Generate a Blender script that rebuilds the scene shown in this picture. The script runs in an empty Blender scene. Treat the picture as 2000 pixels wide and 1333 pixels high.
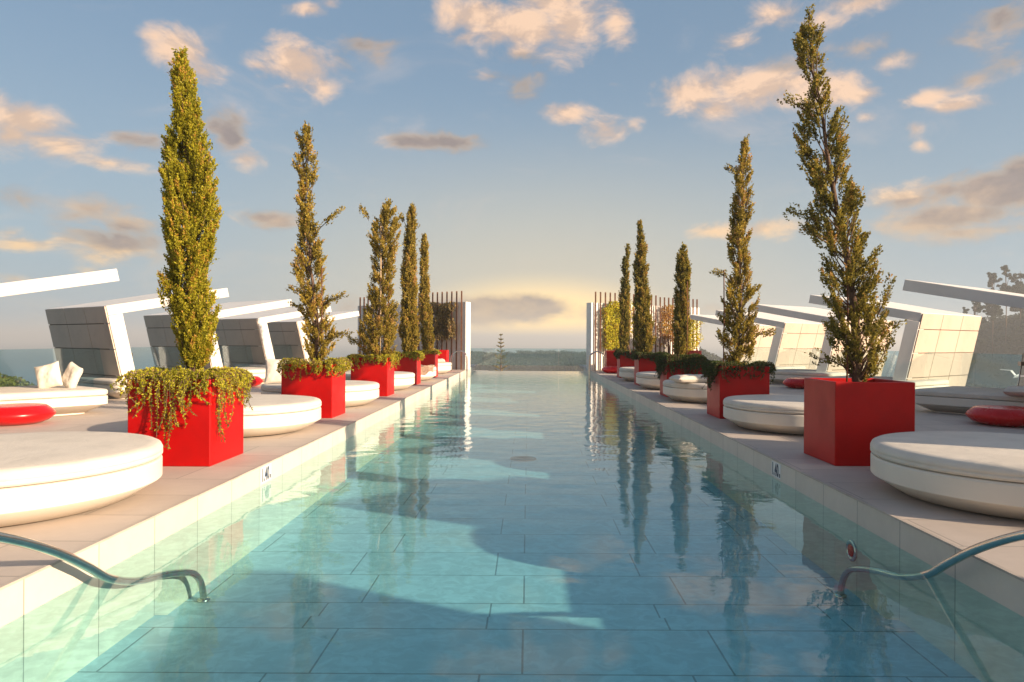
import bpy, bmesh, math, random
import numpy as np
from mathutils import Vector, Matrix, noise as mnoise

C = bpy.context.scene.collection
sc = bpy.context.scene
R = math.radians

# ------------------------------------------------------------------ camera
F = 1368.0            # focal length in pixels of the 2000 px wide photograph
CX, CY = 1032.0, 665.5
cam_d = bpy.data.cameras.new('camera')
cam = bpy.data.objects.new('camera', cam_d); C.objects.link(cam)
cam_d.sensor_width = 36.0
cam_d.lens = 36.0 * F / 2000.0
cam_d.shift_x = -(CX - 1000.0) / 2000.0
cam_d.shift_y = (CY - 666.5) / 2000.0
cam_d.clip_end = 60000.0
cam_d.clip_start = 0.05
cam.rotation_euler = (Matrix.Rotation(R(90), 4, 'X') @ Matrix.Rotation(R(0.33), 4, 'Z')).to_euler()
cam.location = (0, 0, 1.5)
sc.camera = cam

# ------------------------------------------------------------------ light
SUN_EL = 16.9         # degrees above the horizon
SUN_AZ = 64.0         # degrees from straight behind the camera (-Y) towards the right (+X)
s_dir = Vector((math.sin(R(SUN_AZ)) * math.cos(R(SUN_EL)), -math.cos(R(SUN_AZ)) * math.cos(R(SUN_EL)), math.sin(R(SUN_EL))))
sun_d = bpy.data.lights.new('sun', 'SUN'); sun = bpy.data.objects.new('sun', sun_d); C.objects.link(sun)
sun_d.energy = 5.0; sun_d.angle = R(0.6); sun_d.color = (1.0, 0.80, 0.58)
sun.rotation_euler = s_dir.to_track_quat('Z', 'Y').to_euler()

sc.view_settings.view_transform = 'Standard'
sc.view_settings.look = 'None'
EXPO = 0.95
sc.view_settings.exposure = EXPO
sc.view_settings.gamma = 1.0
sc.cycles.use_denoising = True
sc.cycles.max_bounces = 12
sc.cycles.transparent_max_bounces = 16
sc.cycles.transmission_bounces = 6
sc.cycles.glossy_bounces = 3
sc.cycles.diffuse_bounces = 3
sc.cycles.volume_bounces = 0
sc.cycles.caustics_refractive = True
sc.cycles.caustics_reflective = False
sc.cycles.sample_clamp_indirect = 4.0
sc.cycles.sample_clamp_direct = 12.0
sc.cycles.use_adaptive_sampling = True

# ------------------------------------------------------------------ node helpers
class NT:
    def __init__(s, tree):
        s.t = tree; s.n = tree.nodes; s.l = tree.links
    def new(s, typ, **kw):
        n = s.n.new(typ)
        for k, v in kw.items(): setattr(n, k, v)
        return n
    def put(s, sock, v):
        if isinstance(v, bpy.types.NodeSocket): s.l.new(v, sock)
        elif v is not None: sock.default_value = v
    def math(s, op, a, b=None, c=None, clamp=False):
        n = s.new('ShaderNodeMath', operation=op, use_clamp=clamp)
        s.put(n.inputs[0], a)
        if b is not None: s.put(n.inputs[1], b)
        if c is not None: s.put(n.inputs[2], c)
        return n.outputs[0]
    def vmath(s, op, a, b=None, c=None):
        n = s.new('ShaderNodeVectorMath', operation=op)
        s.put(n.inputs[0], a)
        if b is not None: s.put(n.inputs[1], b)
        if c is not None: s.put(n.inputs[2], c)
        return n.outputs['Value'] if op in ('LENGTH', 'DOT_PRODUCT', 'DISTANCE') else n.outputs[0]
    def mix(s, f, a, b, blend='MIX'):
        n = s.new('ShaderNodeMix', data_type='RGBA', blend_type=blend)
        s.put(n.inputs[0], f); s.put(n.inputs[6], a); s.put(n.inputs[7], b)
        return n.outputs[2]
    def noise(s, vec, scale, detail=3.0, rough=0.5, dist=0.0):
        n = s.new('ShaderNodeTexNoise')
        s.put(n.inputs['Vector'], vec)
        n.inputs['Scale'].default_value = scale; n.inputs['Detail'].default_value = detail
        n.inputs['Roughness'].default_value = rough; n.inputs['Distortion'].default_value = dist
        return n.outputs['Fac']
    def ramp(s, f, lo, hi, a=0.0, b=1.0, smooth=True):
        n = s.new('ShaderNodeMapRange', interpolation_type='SMOOTHSTEP' if smooth else 'LINEAR')
        s.put(n.inputs[0], f)
        for i, v in enumerate((lo, hi, a, b)): s.put(n.inputs[i + 1], v)
        return n.outputs[0]
    def xyz(s, v):
        n = s.new('ShaderNodeSeparateXYZ'); s.put(n.inputs[0], v); return n.outputs
    def comb(s, x, y, z):
        n = s.new('ShaderNodeCombineXYZ')
        for i, v in enumerate((x, y, z)): s.put(n.inputs[i], v)
        return n.outputs[0]
    def bump(s, h, strength, dist=0.01, normal=None):
        n = s.new('ShaderNodeBump')
        n.inputs['Strength'].default_value = strength; n.inputs['Distance'].default_value = dist
        s.put(n.inputs['Height'], h)
        if normal is not None: s.put(n.inputs['Normal'], normal)
        return n.outputs[0]

def rgb(r, g, b): return (r, g, b, 1.0)

# ------------------------------------------------------------------ world: sky and clouds
world = bpy.data.worlds.new('World'); sc.world = world; world.use_nodes = True
w = NT(world.node_tree); w.n.clear()
out = w.new('ShaderNodeOutputWorld'); bg = w.new('ShaderNodeBackground')
w.l.new(bg.outputs[0], out.inputs[0])
SKY_STRENGTH = 0.078
bg.inputs[1].default_value = SKY_STRENGTH
sky = w.new('ShaderNodeTexSky', sky_type='NISHITA')
sky.sun_disc = False; sky.sun_elevation = R(SUN_EL)
sky.sun_rotation = R(180.0 - SUN_AZ)
sky.air_density = 1.0; sky.dust_density = 2.2; sky.ozone_density = 1.6; sky.altitude = 0
tc = w.new('ShaderNodeTexCoord')
d = w.vmath('NORMALIZE', tc.outputs['Generated'])
dx, dy, dz = w.xyz(d)
az = w.math('ARCTAN2', dx, dy)                       # 0 straight down the pool, + to the right
el = w.math('ARCSINE', dz)
ae = w.comb(az, el, 0.0)

def deg_dir(px, py):
    """cloud position: compass angle and height above the horizon (radians)"""
    x = (px - CX) / F; z = (CY + 0.0058 * (px - CX) - py) / F
    return math.atan(x), math.atan2(z, math.hypot(1, x))
# x, y, half width, half height, brightness (1 lit, 0 grey), weight
CL = [
 (350,100,62,38,.9,1),(395,140,50,24,.85,.9),(300,72,34,20,.8,.8),
 (585,130,80,42,.9,1.05),(625,165,40,34,.55,.9),(500,128,36,12,.8,.7),
 (605,22,52,16,.8,.9),(640,8,26,16,.7,.8),(700,85,40,18,.95,.9),(740,108,44,26,.35,.85),
 (450,270,40,44,.75,1),(478,312,34,28,.8,.9),(420,248,34,24,.4,.7),
 (60,240,80,36,.8,1.05),(120,285,85,32,.85,1),(200,318,80,16,.85,.85),(20,262,50,34,.7,.9),(250,268,60,18,.85,.8),(300,272,44,18,.3,.7),
 (60,390,90,26,.25,.8),(170,410,90,30,.2,.95),(240,440,70,26,.35,.9),(225,478,110,36,.95,1.1),(130,470,60,30,.8,.7),(300,500,60,24,.9,.8),
 (50,478,80,20,.95,.95),(20,455,50,14,.8,.7),(30,545,40,14,.7,.6),(170,528,30,10,.7,.5),
 (510,425,66,16,.7,.9),(545,432,40,14,.3,.8),
 (800,278,56,18,.9,1),(870,278,64,18,.35,1),(925,268,18,10,.9,.6),
 (930,30,90,36,.75,.9),(1010,50,100,48,.95,1.1),(1110,45,60,56,.95,1.1),(1010,100,46,26,.9,.9),(905,75,46,18,.6,.7),(1200,40,34,44,.8,.85),(1080,5,110,26,.9,1),
 (955,150,42,14,.75,.75),(1015,165,34,28,.35,.75),(1200,165,30,10,.8,.6),
 (1110,222,50,20,.95,1),(1185,255,50,28,.95,1),(1235,245,26,14,.9,.7),
 (1350,185,66,34,.95,1.05),(1395,215,44,24,.9,.95),(1500,165,110,42,1,1.15),(1600,180,90,36,.95,1.1),(1680,185,46,16,.95,.8),(1545,195,70,22,.8,.9),
 (1520,25,70,24,.7,.8),(1600,38,50,24,.85,.85),(1670,8,80,20,.9,.9),(1440,80,60,20,.7,.7),(1680,95,50,20,.7,.75),(1740,125,46,22,.65,.7),(1640,95,80,16,.2,.5),
 (1800,195,50,18,.9,.9),(1860,208,60,16,.95,.9),(1785,252,30,20,.95,.85),(1795,285,24,16,.8,.7),(1685,230,20,12,.8,.6),
 (1960,30,70,44,.6,.8),(1900,80,60,40,.45,.55),(1960,120,60,40,.5,.6),(1905,155,50,18,.6,.6),
 (1770,388,100,26,1,1.05),(1850,372,90,24,.9,.95),(1720,395,60,14,.95,.7),
 (1850,425,130,26,.05,1.5),(1950,372,90,38,.05,1.6),(1990,335,60,28,.1,1.3),(1900,450,150,22,.35,.8),(1800,440,90,18,.2,.8),
 (1390,452,66,18,.9,.9),(1490,448,66,20,1,1),
 (960,606,130,28,.0,1.6),(1040,602,70,24,.0,1.5),(880,600,60,24,.2,.9),(1190,606,110,18,.35,.8),(680,600,60,20,.25,.6),(1400,605,80,14,.35,.5),
]
lit = None; drk = None
for (px, py, rx, ry, br, wt) in CL:
    a0, e0 = deg_dir(px, py)
    fx = 1.6 * rx / F * math.cos(a0) ** 2; fy = 1.6 * ry / F * math.cos(a0)
    v = w.vmath('MULTIPLY_ADD', ae, (1 / fx, 1 / fy, 0), (-a0 / fx, -e0 / fy, 0))
    L = w.vmath('LENGTH', v)
    m = w.math('MULTIPLY_ADD', L, -wt, wt)            # wt*(1-L)
    if lit is None:
        lit = m
    else:
        lit = w.math('SMOOTH_MAX', lit, m, 0.25)
    if br < 0.5:
        drk = w.math('MULTIPLY', m, 1.0) if drk is None else w.math('SMOOTH_MAX', drk, m, 0.25)
# ragged edges
cv = w.vmath('MULTIPLY', ae, (1.0, 1.7, 1.0))
n1 = w.noise(cv, 13.0, 7.0, 0.62, 0.5)
n2 = w.noise(w.vmath('ADD', cv, (3.1, 7.7, 1.3)), 5.0, 3.0, 0.5, 0.3)
n3 = w.noise(w.vmath('ADD', cv, (1.1, 2.7, 5.3)), 34.0, 5.0, 0.6, 0.4)
f = w.math('ADD', lit, w.math('MULTIPLY_ADD', n1, 1.7, -0.85))
f = w.math('ADD', f, w.math('MULTIPLY_ADD', n3, 0.5, -0.25))
dens = w.math('MULTIPLY', w.ramp(f, 0.16, 0.95), 0.95)
# cloud brightness: lit from the lower right, greyer in the thick middle
n1b = w.noise(w.vmath('ADD', cv, (-0.02, 0.03, 0.0)), 13.0, 7.0, 0.62, 0.5)
rel = w.ramp(w.math('SUBTRACT', n1, n1b), -0.10, 0.10)
dk = w.ramp(w.math('ADD', w.math('MULTIPLY', drk, 1.5), w.math('MULTIPLY_ADD', n2, 0.4, -0.2)), -0.45, 0.0)
ns_ = w.ramp(w.noise(w.vmath('ADD', cv, (5.2, 1.7, 9.1)), 8.0, 6.0, .6, .4), .36, .60)
dk = w.math('MULTIPLY', dk, w.math('MULTIPLY_ADD', ns_, .5, .5))
bri = w.math('MULTIPLY', w.math('MULTIPLY_ADD', rel, 0.42, 0.62), w.math('MULTIPLY_ADD', dk, -1.0, 1.0), clamp=True)
K = 2 ** -EXPO / SKY_STRENGTH
low = w.ramp(el, 0.0, 0.30, 1.0, 0.0)
ccol = w.mix(bri, w.mix(n3, rgb(.19 * K, .17 * K, .19 * K), rgb(.36 * K, .31 * K, .31 * K)), w.mix(low, rgb(1.02 * K, .70 * K, .49 * K), rgb(1.05 * K, .72 * K, .36 * K)))
# clear sky: the physical sky, its horizon washed by warm sea haze strongest down the axis of the pool
glow = w.math('MULTIPLY', w.ramp(dy, 0.0, 0.7), w.math('MULTIPLY', w.ramp(el, -0.02, 0.34, 1.0, 0.0), w.ramp(w.math('ABSOLUTE', w.math('SUBTRACT', az, 0.03)), 0.0, 0.62, 1.0, 0.0)))
front = w.ramp(dy, -0.15, 0.55)                      # the bright hazy side of the sky is out to sea
base = w.mix(1.0, sky.outputs[0], rgb(1.0, .95, .93), 'MULTIPLY')
base = w.mix(w.math('MULTIPLY', front, 0.65), base, rgb(.215 * K, .355 * K, .51 * K))
base = w.mix(w.math('MULTIPLY', w.math('MULTIPLY', w.ramp(el, -0.05, 0.46, 1.0, 0.0), 0.8), front), base, rgb(.44 * K, .55 * K, .61 * K))
base = w.mix(w.math('MULTIPLY', glow, 0.85), base, rgb(.80 * K, .68 * K, .47 * K))
g2 = w.vmath('LENGTH', w.vmath('MULTIPLY_ADD', ae, (1/.16, 1/.055, 0), (-.02/.16, -.022/.055, 0)))
g2 = w.math('MULTIPLY', w.ramp(g2, 0.0, 1.5, 1.0, 0.0), w.ramp(dy, .5, .8))
base = w.mix(w.math('MULTIPLY', g2, .85), base, rgb(2.2 * K, 1.42 * K, .42 * K))
wisp = w.math('MULTIPLY', w.ramp(w.noise(w.vmath('MULTIPLY', ae, (1.0, 2.6, 1.0)), 4.2, 8.0, .64, .8), .52, .80), .42)
base = w.mix(wisp, base, w.mix(low, rgb(.72 * K, .62 * K, .58 * K), rgb(.80 * K, .66 * K, .50 * K)))
edge = w.math('MULTIPLY', w.math('MULTIPLY', dens, w.math('SUBTRACT', 1.0, dens)), w.math('MULTIPLY', dk, 1.2))
ccol = w.mix(edge, ccol, rgb(1.1 * K, .76 * K, .40 * K))
w.l.new(w.mix(dens, base, ccol), bg.inputs[0])   # the sea haze later veils whatever is low
world.cycles.sampling_method = 'MANUAL'; world.cycles.sample_map_resolution = 512

# ------------------------------------------------------------------ materials
def new_mat(name):
    m = bpy.data.materials.new(name); m.use_nodes = True
    t = NT(m.node_tree); t.n.clear()
    o = t.new('ShaderNodeOutputMaterial')
    return m, t, o

def surf(name, col, rough=0.6, var=0.12, vscale=3.0, bump=0.0, bscale=40.0, spec=0.5, metal=0.0, col2=None, dirt=0.0, coat=0.0, trans=0.0):
    m, t, o = new_mat(name)
    p = t.new('ShaderNodeBsdfPrincipled')
    co = t.new('ShaderNodeTexCoord').outputs['Object']
    n = t.noise(co, vscale, 5.0, 0.6)
    c2 = col2 or tuple(max(0, c * (1 - var * 2.2)) for c in col)
    c = t.mix(t.ramp(n, 0.35, 0.7), rgb(*col), rgb(*c2))
    if dirt:
        n2 = t.noise(co, vscale * 5, 6.0, 0.7, 0.6)
        c = t.mix(t.math('MULTIPLY', t.ramp(n2, 0.55, 0.75), dirt), c, rgb(col[0] * .5, col[1] * .44, col[2] * .36))
    t.l.new(c, p.inputs['Base Color'])
    t.put(p.inputs['Roughness'], t.math('MULTIPLY_ADD', n, 0.2, rough - 0.1))
    p.inputs['Metallic'].default_value = metal
    p.inputs['Specular IOR Level'].default_value = spec
    if coat:
        p.inputs['Coat Weight'].default_value = coat; p.inputs['Coat Roughness'].default_value = 0.15
    if bump:
        t.l.new(t.bump(t.noise(co, bscale, 4.0, 0.6), bump, 0.01), p.inputs['Normal'])
    t.l.new(p.outputs[0], o.inputs[0])
    return m

def tile_mat(name, col, axes, size, off=(0.0, 0.0), stag=0.0, line=0.006, lcol=0.45, rough=0.55, var=0.08, bump=0.15, tilevar=0.06, spec=0.4):
    """large tiles with real joints; axes are the two object axes of the face"""
    m, t, o = new_mat(name)
    p = t.new('ShaderNodeBsdfPrincipled')
    co = t.new('ShaderNodeTexCoord').outputs['Object']
    x = t.xyz(co)
    u = t.math('DIVIDE', t.math('SUBTRACT', x[axes[0]], off[0]), size[0])
    v = t.math('DIVIDE', t.math('SUBTRACT', x[axes[1]], off[1]), size[1])
    vi = t.math('FLOOR', v)
    if stag:
        u = t.math('ADD', u, t.math('MULTIPLY', t.math('MODULO', t.math('ABSOLUTE', vi), 2.0), stag))
    ui = t.math('FLOOR', u)
    fu = t.math('SUBTRACT', u, ui); fv = t.math('SUBTRACT', v, vi)
    eu = t.math('MULTIPLY', t.math('MINIMUM', fu, t.math('SUBTRACT', 1.0, fu)), size[0])
    ev = t.math('MULTIPLY', t.math('MINIMUM', fv, t.math('SUBTRACT', 1.0, fv)), size[1])
    e = t.math('MINIMUM', eu, ev)
    jo = t.ramp(e, line * 0.5, line, 1.0, 0.0)
    wn = t.new('ShaderNodeTexWhiteNoise', noise_dimensions='2D'); t.put(wn.inputs['Vector'], t.comb(ui, vi, 0.0))
    n = t.noise(co, 2.2, 5.0, 0.65)
    n2 = t.noise(co, 18.0, 4.0, 0.7)
    k = t.math('ADD', t.math('MULTIPLY_ADD', wn.outputs['Value'], tilevar, 1.0 - tilevar), t.math('MULTIPLY_ADD', n, -var * 2, var))
    k = t.math('ADD', k, t.math('MULTIPLY_ADD', n2, -var * .8, var * .4))
    c = t.mix(1.0, rgb(*col), t.comb(k, k, k), 'MULTIPLY')
    c = t.mix(jo, c, rgb(col[0] * lcol, col[1] * lcol, col[2] * lcol))
    t.l.new(c, p.inputs['Base Color'])
    t.put(p.inputs['Roughness'], t.math('MULTIPLY_ADD', n, 0.25, rough - 0.12))
    p.inputs['Specular IOR Level'].default_value = spec
    b = t.bump(n2, bump, 0.004)
    t.l.new(t.bump(t.math('SUBTRACT', 1.0, jo), 0.4, 0.004, b), p.inputs['Normal'])
    t.l.new(p.outputs[0], o.inputs[0])
    return m

M = {}
M['deck'] = tile_mat('deck_tiles', (.56, .47, .40), (0, 1), (1.55, .77), (3.22, .55), .5, .008, .55, .62, .12, .12, .09)
M['coping'] = tile_mat('pool_wall_tiles', (.68, .60, .50), (1, 2), (.77, 3.0), (.55, -2.7), 0, .007, .5, .45, .12, .1, .10)
M['pool_floor'] = tile_mat('pool_floor_tiles', (.46, .63, .69), (0, 1), (1.5, .77), (-.03, .31), .2, .010, .45, .5, .05, .1, .04)
M['white'] = surf('white_render', (.78, .745, .70), .6, .04, 1.5, .08, 60, .3, dirt=.12)
M['white_clad'] = surf('white_cladding', (.57, .435, .345), .5, .05, 1.2, .03, 30, .4, dirt=.25)
M['dark_joint'] = surf('cladding_joint', (.16, .12, .09), .9, .1)
M['shell'] = surf('bed_shell_plastic', (.76, .69, .59), .45, .03, 1.5, .02, 30, .4, dirt=.08)
M['fabric'] = surf('cushion_fabric', (.72, .65, .56), .85, .05, 2.5, .25, 260, .2)
fm = NT(M['fabric'].node_tree); fp = [q for q in fm.n if q.type == 'BSDF_PRINCIPLED'][0]
fo = fm.new('ShaderNodeTexCoord').outputs['Object']
fb = fm.bump(fm.noise(fo, 3.2, 3.0, .55, 1.0), .16, .05, fp.inputs['Normal'].links[0].from_socket)
fm.l.new(fb, fp.inputs['Normal'])
M['red'] = surf('red_lacquer', (.47, .003, .003), .40, .08, 2.0, .03, 9, .22, dirt=.25)
M['red_plastic'] = surf('red_plastic', (.66, .005, .007), .28, .05, 2.0, .01, 20, .4)
M['soil'] = surf('soil', (.06, .04, .028), .95, .2, 20, .6, 60, .1)
M['steel'] = surf('brushed_steel', (.62, .60, .56), .22, .08, 6, .02, 80, .5, 1.0)
M['rust'] = surf('rusty_steel', (.20, .085, .045), .8, .2, 8, .2, 60, .3, .2)
M['stake'] = surf('bamboo_stake', (.55, .40, .25), .7, .15, 9, .1, 60)
M['bark'] = surf('cypress_bark', (.17, .105, .07), .9, .2, 14, .7, 45, .2)
M['black'] = surf('black_paint', (.02, .02, .022), .5, .1)
M['sign_white'] = surf('marker_tile', (.78, .77, .73), .35, .03)
M['ink'] = surf('marker_ink', (.03, .05, .09), .5, .05)
M['wood'] = surf('towel_cloth', (.62, .42, .30), .9, .2, 14, .4, 200, .2, col2=(.40, .25, .18))
M['towel_grey'] = surf('grey_towel_cloth', (.42, .36, .32), .9, .2, 14, .4, 200, .2)
M['concrete'] = surf('concrete', (.40, .38, .35), .8, .1, 1, .1, 20)

def leaf_mat(name, c1, c2, rough=.55, tr=.42, c3=None):
    m, t, o = new_mat(name)
    at = t.new('ShaderNodeAttribute', attribute_name='tint').outputs['Fac']
    col = t.mix(at, rgb(*c1), rgb(*c2))
    if c3:
        col = t.mix(t.ramp(at, .86, .95), col, rgb(*c3))
    p = t.new('ShaderNodeBsdfPrincipled'); t.l.new(col, p.inputs['Base Color'])
    p.inputs['Roughness'].default_value = rough; p.inputs['Specular IOR Level'].default_value = .25
    tl = t.new('ShaderNodeBsdfTranslucent'); t.l.new(col, tl.inputs[0])
    mx = t.new('ShaderNodeMixShader'); mx.inputs[0].default_value = tr
    t.l.new(p.outputs[0], mx.inputs[1]); t.l.new(tl.outputs[0], mx.inputs[2]); t.l.new(mx.outputs[0], o.inputs[0])
    return m
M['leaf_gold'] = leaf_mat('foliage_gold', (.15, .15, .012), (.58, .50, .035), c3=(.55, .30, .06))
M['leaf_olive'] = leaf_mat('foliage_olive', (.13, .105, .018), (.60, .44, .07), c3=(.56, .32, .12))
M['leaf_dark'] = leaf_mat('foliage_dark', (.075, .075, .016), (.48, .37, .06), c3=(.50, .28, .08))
M['leaf_rosemary'] = leaf_mat('foliage_trailing', (.16, .18, .015), (.78, .68, .05), c3=(.42, .24, .12))
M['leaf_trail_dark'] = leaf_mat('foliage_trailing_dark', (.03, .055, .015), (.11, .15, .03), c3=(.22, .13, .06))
M['leaf_yellow'] = leaf_mat('foliage_yellow', (.30, .30, .02), (.78, .66, .05), c3=(.65, .35, .06))
M['leaf_orange'] = leaf_mat('foliage_orange', (.35, .17, .04), (.62, .36, .08), c3=(.3, .32, .04))
M['leaf_brown'] = leaf_mat('foliage_brown', (.14, .11, .04), (.46, .32, .12), c3=(.40, .24, .12))
M['leaf_hill'] = leaf_mat('foliage_hill', (.05, .075, .015), (.26, .27, .05), c3=(.3, .2, .07))
M['leaf_far'] = leaf_mat('foliage_far', (.02, .03, .018), (.06, .075, .03))

# glass of the balustrades: thin sheets, light passes straight through
def glass_mat(name, tint):
    m, t, o = new_mat(name)
    tr = t.new('ShaderNodeBsdfTransparent'); tr.inputs[0].default_value = rgb(*tint)
    gl = t.new('ShaderNodeBsdfGlossy'); gl.inputs[0].default_value = rgb(1, 1, 1); gl.inputs['Roughness'].default_value = .02
    lw = t.new('ShaderNodeLayerWeight'); fr = t.math('MULTIPLY_ADD', t.math('POWER', lw.outputs['Facing'], 5.0), .85, .05)
    mx = t.new('ShaderNodeMixShader'); t.l.new(fr, mx.inputs[0])
    t.l.new(tr.outputs[0], mx.inputs[1]); t.l.new(gl.outputs[0], mx.inputs[2]); t.l.new(mx.outputs[0], o.inputs[0])
    return m
M['glass'] = glass_mat('balustrade_glass', (.80, .90, .92))

# pool water
m, t, o = new_mat('pool_water_surface')
co = t.new('ShaderNodeTexCoord').outputs['Object']
yy = t.xyz(co)[1]
nA = t.noise(t.vmath('MULTIPLY', co, (1.0, 1.5, 1.0)), 2.3, 3.0, .5, .3)
nB = t.noise(t.vmath('MULTIPLY', co, (1.0, 1.4, 1.0)), 9.0, 2.0, .5, .2)
amp = t.ramp(yy, 4.0, 16.0, 0.16, 1.0)
hgt = t.math('MULTIPLY', t.math('ADD', nA, t.math('MULTIPLY', nB, .18)), amp)
bn = t.bump(hgt, 1.0, 0.0075)
# caustic light pattern, painted into the water's transparent tint
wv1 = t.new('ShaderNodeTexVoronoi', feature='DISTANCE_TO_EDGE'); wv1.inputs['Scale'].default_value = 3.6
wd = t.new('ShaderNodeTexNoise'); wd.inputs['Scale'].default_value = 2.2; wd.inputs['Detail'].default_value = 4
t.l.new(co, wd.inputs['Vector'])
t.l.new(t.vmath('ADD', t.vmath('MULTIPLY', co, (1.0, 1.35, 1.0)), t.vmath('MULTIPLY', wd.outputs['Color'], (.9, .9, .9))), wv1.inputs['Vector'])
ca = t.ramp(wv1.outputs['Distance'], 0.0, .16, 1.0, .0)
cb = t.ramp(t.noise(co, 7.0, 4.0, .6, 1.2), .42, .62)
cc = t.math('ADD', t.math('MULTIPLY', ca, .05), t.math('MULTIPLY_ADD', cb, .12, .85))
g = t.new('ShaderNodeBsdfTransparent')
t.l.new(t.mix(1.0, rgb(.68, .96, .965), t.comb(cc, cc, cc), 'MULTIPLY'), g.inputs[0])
gs = t.new('ShaderNodeBsdfGlossy'); gs.inputs['Roughness'].default_value = 0.0; gs.inputs[0].default_value = rgb(1, 1, 1)
lwt = t.new('ShaderNodeLayerWeight'); fr = t.math('MULTIPLY_ADD', t.math('POWER', lwt.outputs['Facing'], 5.3), .93, .02)
t.l.new(bn, gs.inputs['Normal'])
t.l.new(bn, lwt.inputs['Normal'])
mx = t.new('ShaderNodeMixShader'); t.l.new(fr, mx.inputs[0])
t.l.new(g.outputs[0], mx.inputs[1]); t.l.new(gs.outputs[0], mx.inputs[2]); t.l.new(mx.outputs[0], o.inputs[0])
M['water'] = m

m, t, o = new_mat('sea_surface')
co = t.new('ShaderNodeTexCoord').outputs['Object']
p = t.new('ShaderNodeBsdfPrincipled'); p.inputs['Roughness'].default_value = .35; p.inputs['Specular IOR Level'].default_value = .35
n = t.noise(t.vmath('MULTIPLY', co, (.3, 1, 1)), .012, 6, .6)
t.l.new(t.mix(n, rgb(.012, .085, .13), rgb(.03, .13, .17)), p.inputs['Base Color'])
t.l.new(t.bump(t.noise(t.vmath('MULTIPLY', co, (.5, 1, 1)), .25, 5, .6), .5, .8), p.inputs['Normal'])
t.l.new(p.outputs[0], o.inputs[0]); M['sea'] = m
M['far_ground'] = surf('far_wooded_ground', (.035, .05, .03), .95, .3, .05, .3, 2, .1)
M['ground'] = surf('scrub_ground', (.16, .15, .07), .95, .3, .05, .3, 2, .1, col2=(.07, .08, .03))

# ------------------------------------------------------------------ mesh helpers
class MB:
    def __init__(s): s.v = []; s.f = []; s.m = []; s.s = []
    def add(s, vs, fs, mi=0, smooth=False):
        b = len(s.v); s.v += [tuple(p) for p in vs]
        for f_ in fs: s.f.append(tuple(b + i for i in f_)); s.m.append(mi); s.s.append(smooth)
    def box(s, x0, x1, y0, y1, z0, z1, mi=0):
        s.add([(x0,y0,z0),(x1,y0,z0),(x1,y1,z0),(x0,y1,z0),(x0,y0,z1),(x1,y0,z1),(x1,y1,z1),(x0,y1,z1)],
              [(0,3,2,1),(4,5,6,7),(0,1,5,4),(1,2,6,5),(2,3,7,6),(3,0,4,7)], mi)
    def hexa(s, b4, t4, mi=0):
        s.add(list(b4) + list(t4), [(0,3,2,1),(4,5,6,7),(0,1,5,4),(1,2,6,5),(2,3,7,6),(3,0,4,7)], mi)
    def lathe(s, prof, cx=0, cy=0, n=64, mi=0, smooth=True, zrot=0):
        vs = []; fs = []
        for r, z in prof:
            for i in range(n):
                a = 2 * math.pi * i / n
                vs.append((cx + r * math.cos(a), cy + r * math.sin(a), z))
        for k in range(len(prof) - 1):
            for i in range(n):
                j = (i + 1) % n
                fs.append((k*n+i, k*n+j, (k+1)*n+j, (k+1)*n+i))
        s.add(vs, fs, mi, smooth)
        s.add([vs[i] for i in range(n)], [tuple(reversed(range(n)))], mi, False)
        s.add([vs[(len(prof)-1)*n+i] for i in range(n)], [tuple(range(n))], mi, False)
    def tube(s, pts, rad, n=8, mi=0, caps=True):
        pts = [Vector(p) for p in pts]
        if not hasattr(rad, '__len__'): rad = [rad] * len(pts)
        vs = []; fs = []; up = None
        for i, p_ in enumerate(pts):
            a = pts[max(0, i-1)]; b = pts[min(len(pts)-1, i+1)]
            tg = (b - a)
            if tg.length < 1e-9: tg = Vector((0,0,1))
            tg.normalize()
            if up is None: up = tg.orthogonal().normalized()
            else:
                up = up - tg * up.dot(tg)
                up = tg.orthogonal().normalized() if up.length < 1e-5 else up.normalized()
            bi = tg.cross(up)
            for k in range(n):
                an = 2*math.pi*k/n
                vs.append(p_ + (up*math.cos(an) + bi*math.sin(an)) * rad[i])
        for i in range(len(pts)-1):
            for k in range(n):
                k2 = (k+1) % n
                fs.append((i*n+k, i*n+k2, (i+1)*n+k2, (i+1)*n+k))
        if caps:
            fs.append(tuple(reversed(range(n)))); fs.append(tuple(range((len(pts)-1)*n, len(pts)*n)))
        s.add(vs, fs, mi, True)
    def build(s, name, mats, parent=None, bevel=0.0, bseg=2):
        me = bpy.data.meshes.new(name); me.from_pydata(s.v, [], s.f); me.update()
        if not isinstance(mats, (list, tuple)): mats = [mats]
        for m_ in mats: me.materials.append(m_)
        me.polygons.foreach_set('material_index', s.m)
        me.polygons.foreach_set('use_smooth', s.s)
        o_ = bpy.data.objects.new(name, me); C.objects.link(o_)
        if parent is not None: o_.parent = parent
        if bevel:
            b = o_.modifiers.new('bevel', 'BEVEL'); b.width = bevel; b.segments = bseg; b.limit_method = 'ANGLE'; b.angle_limit = R(25)
        return o_

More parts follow.
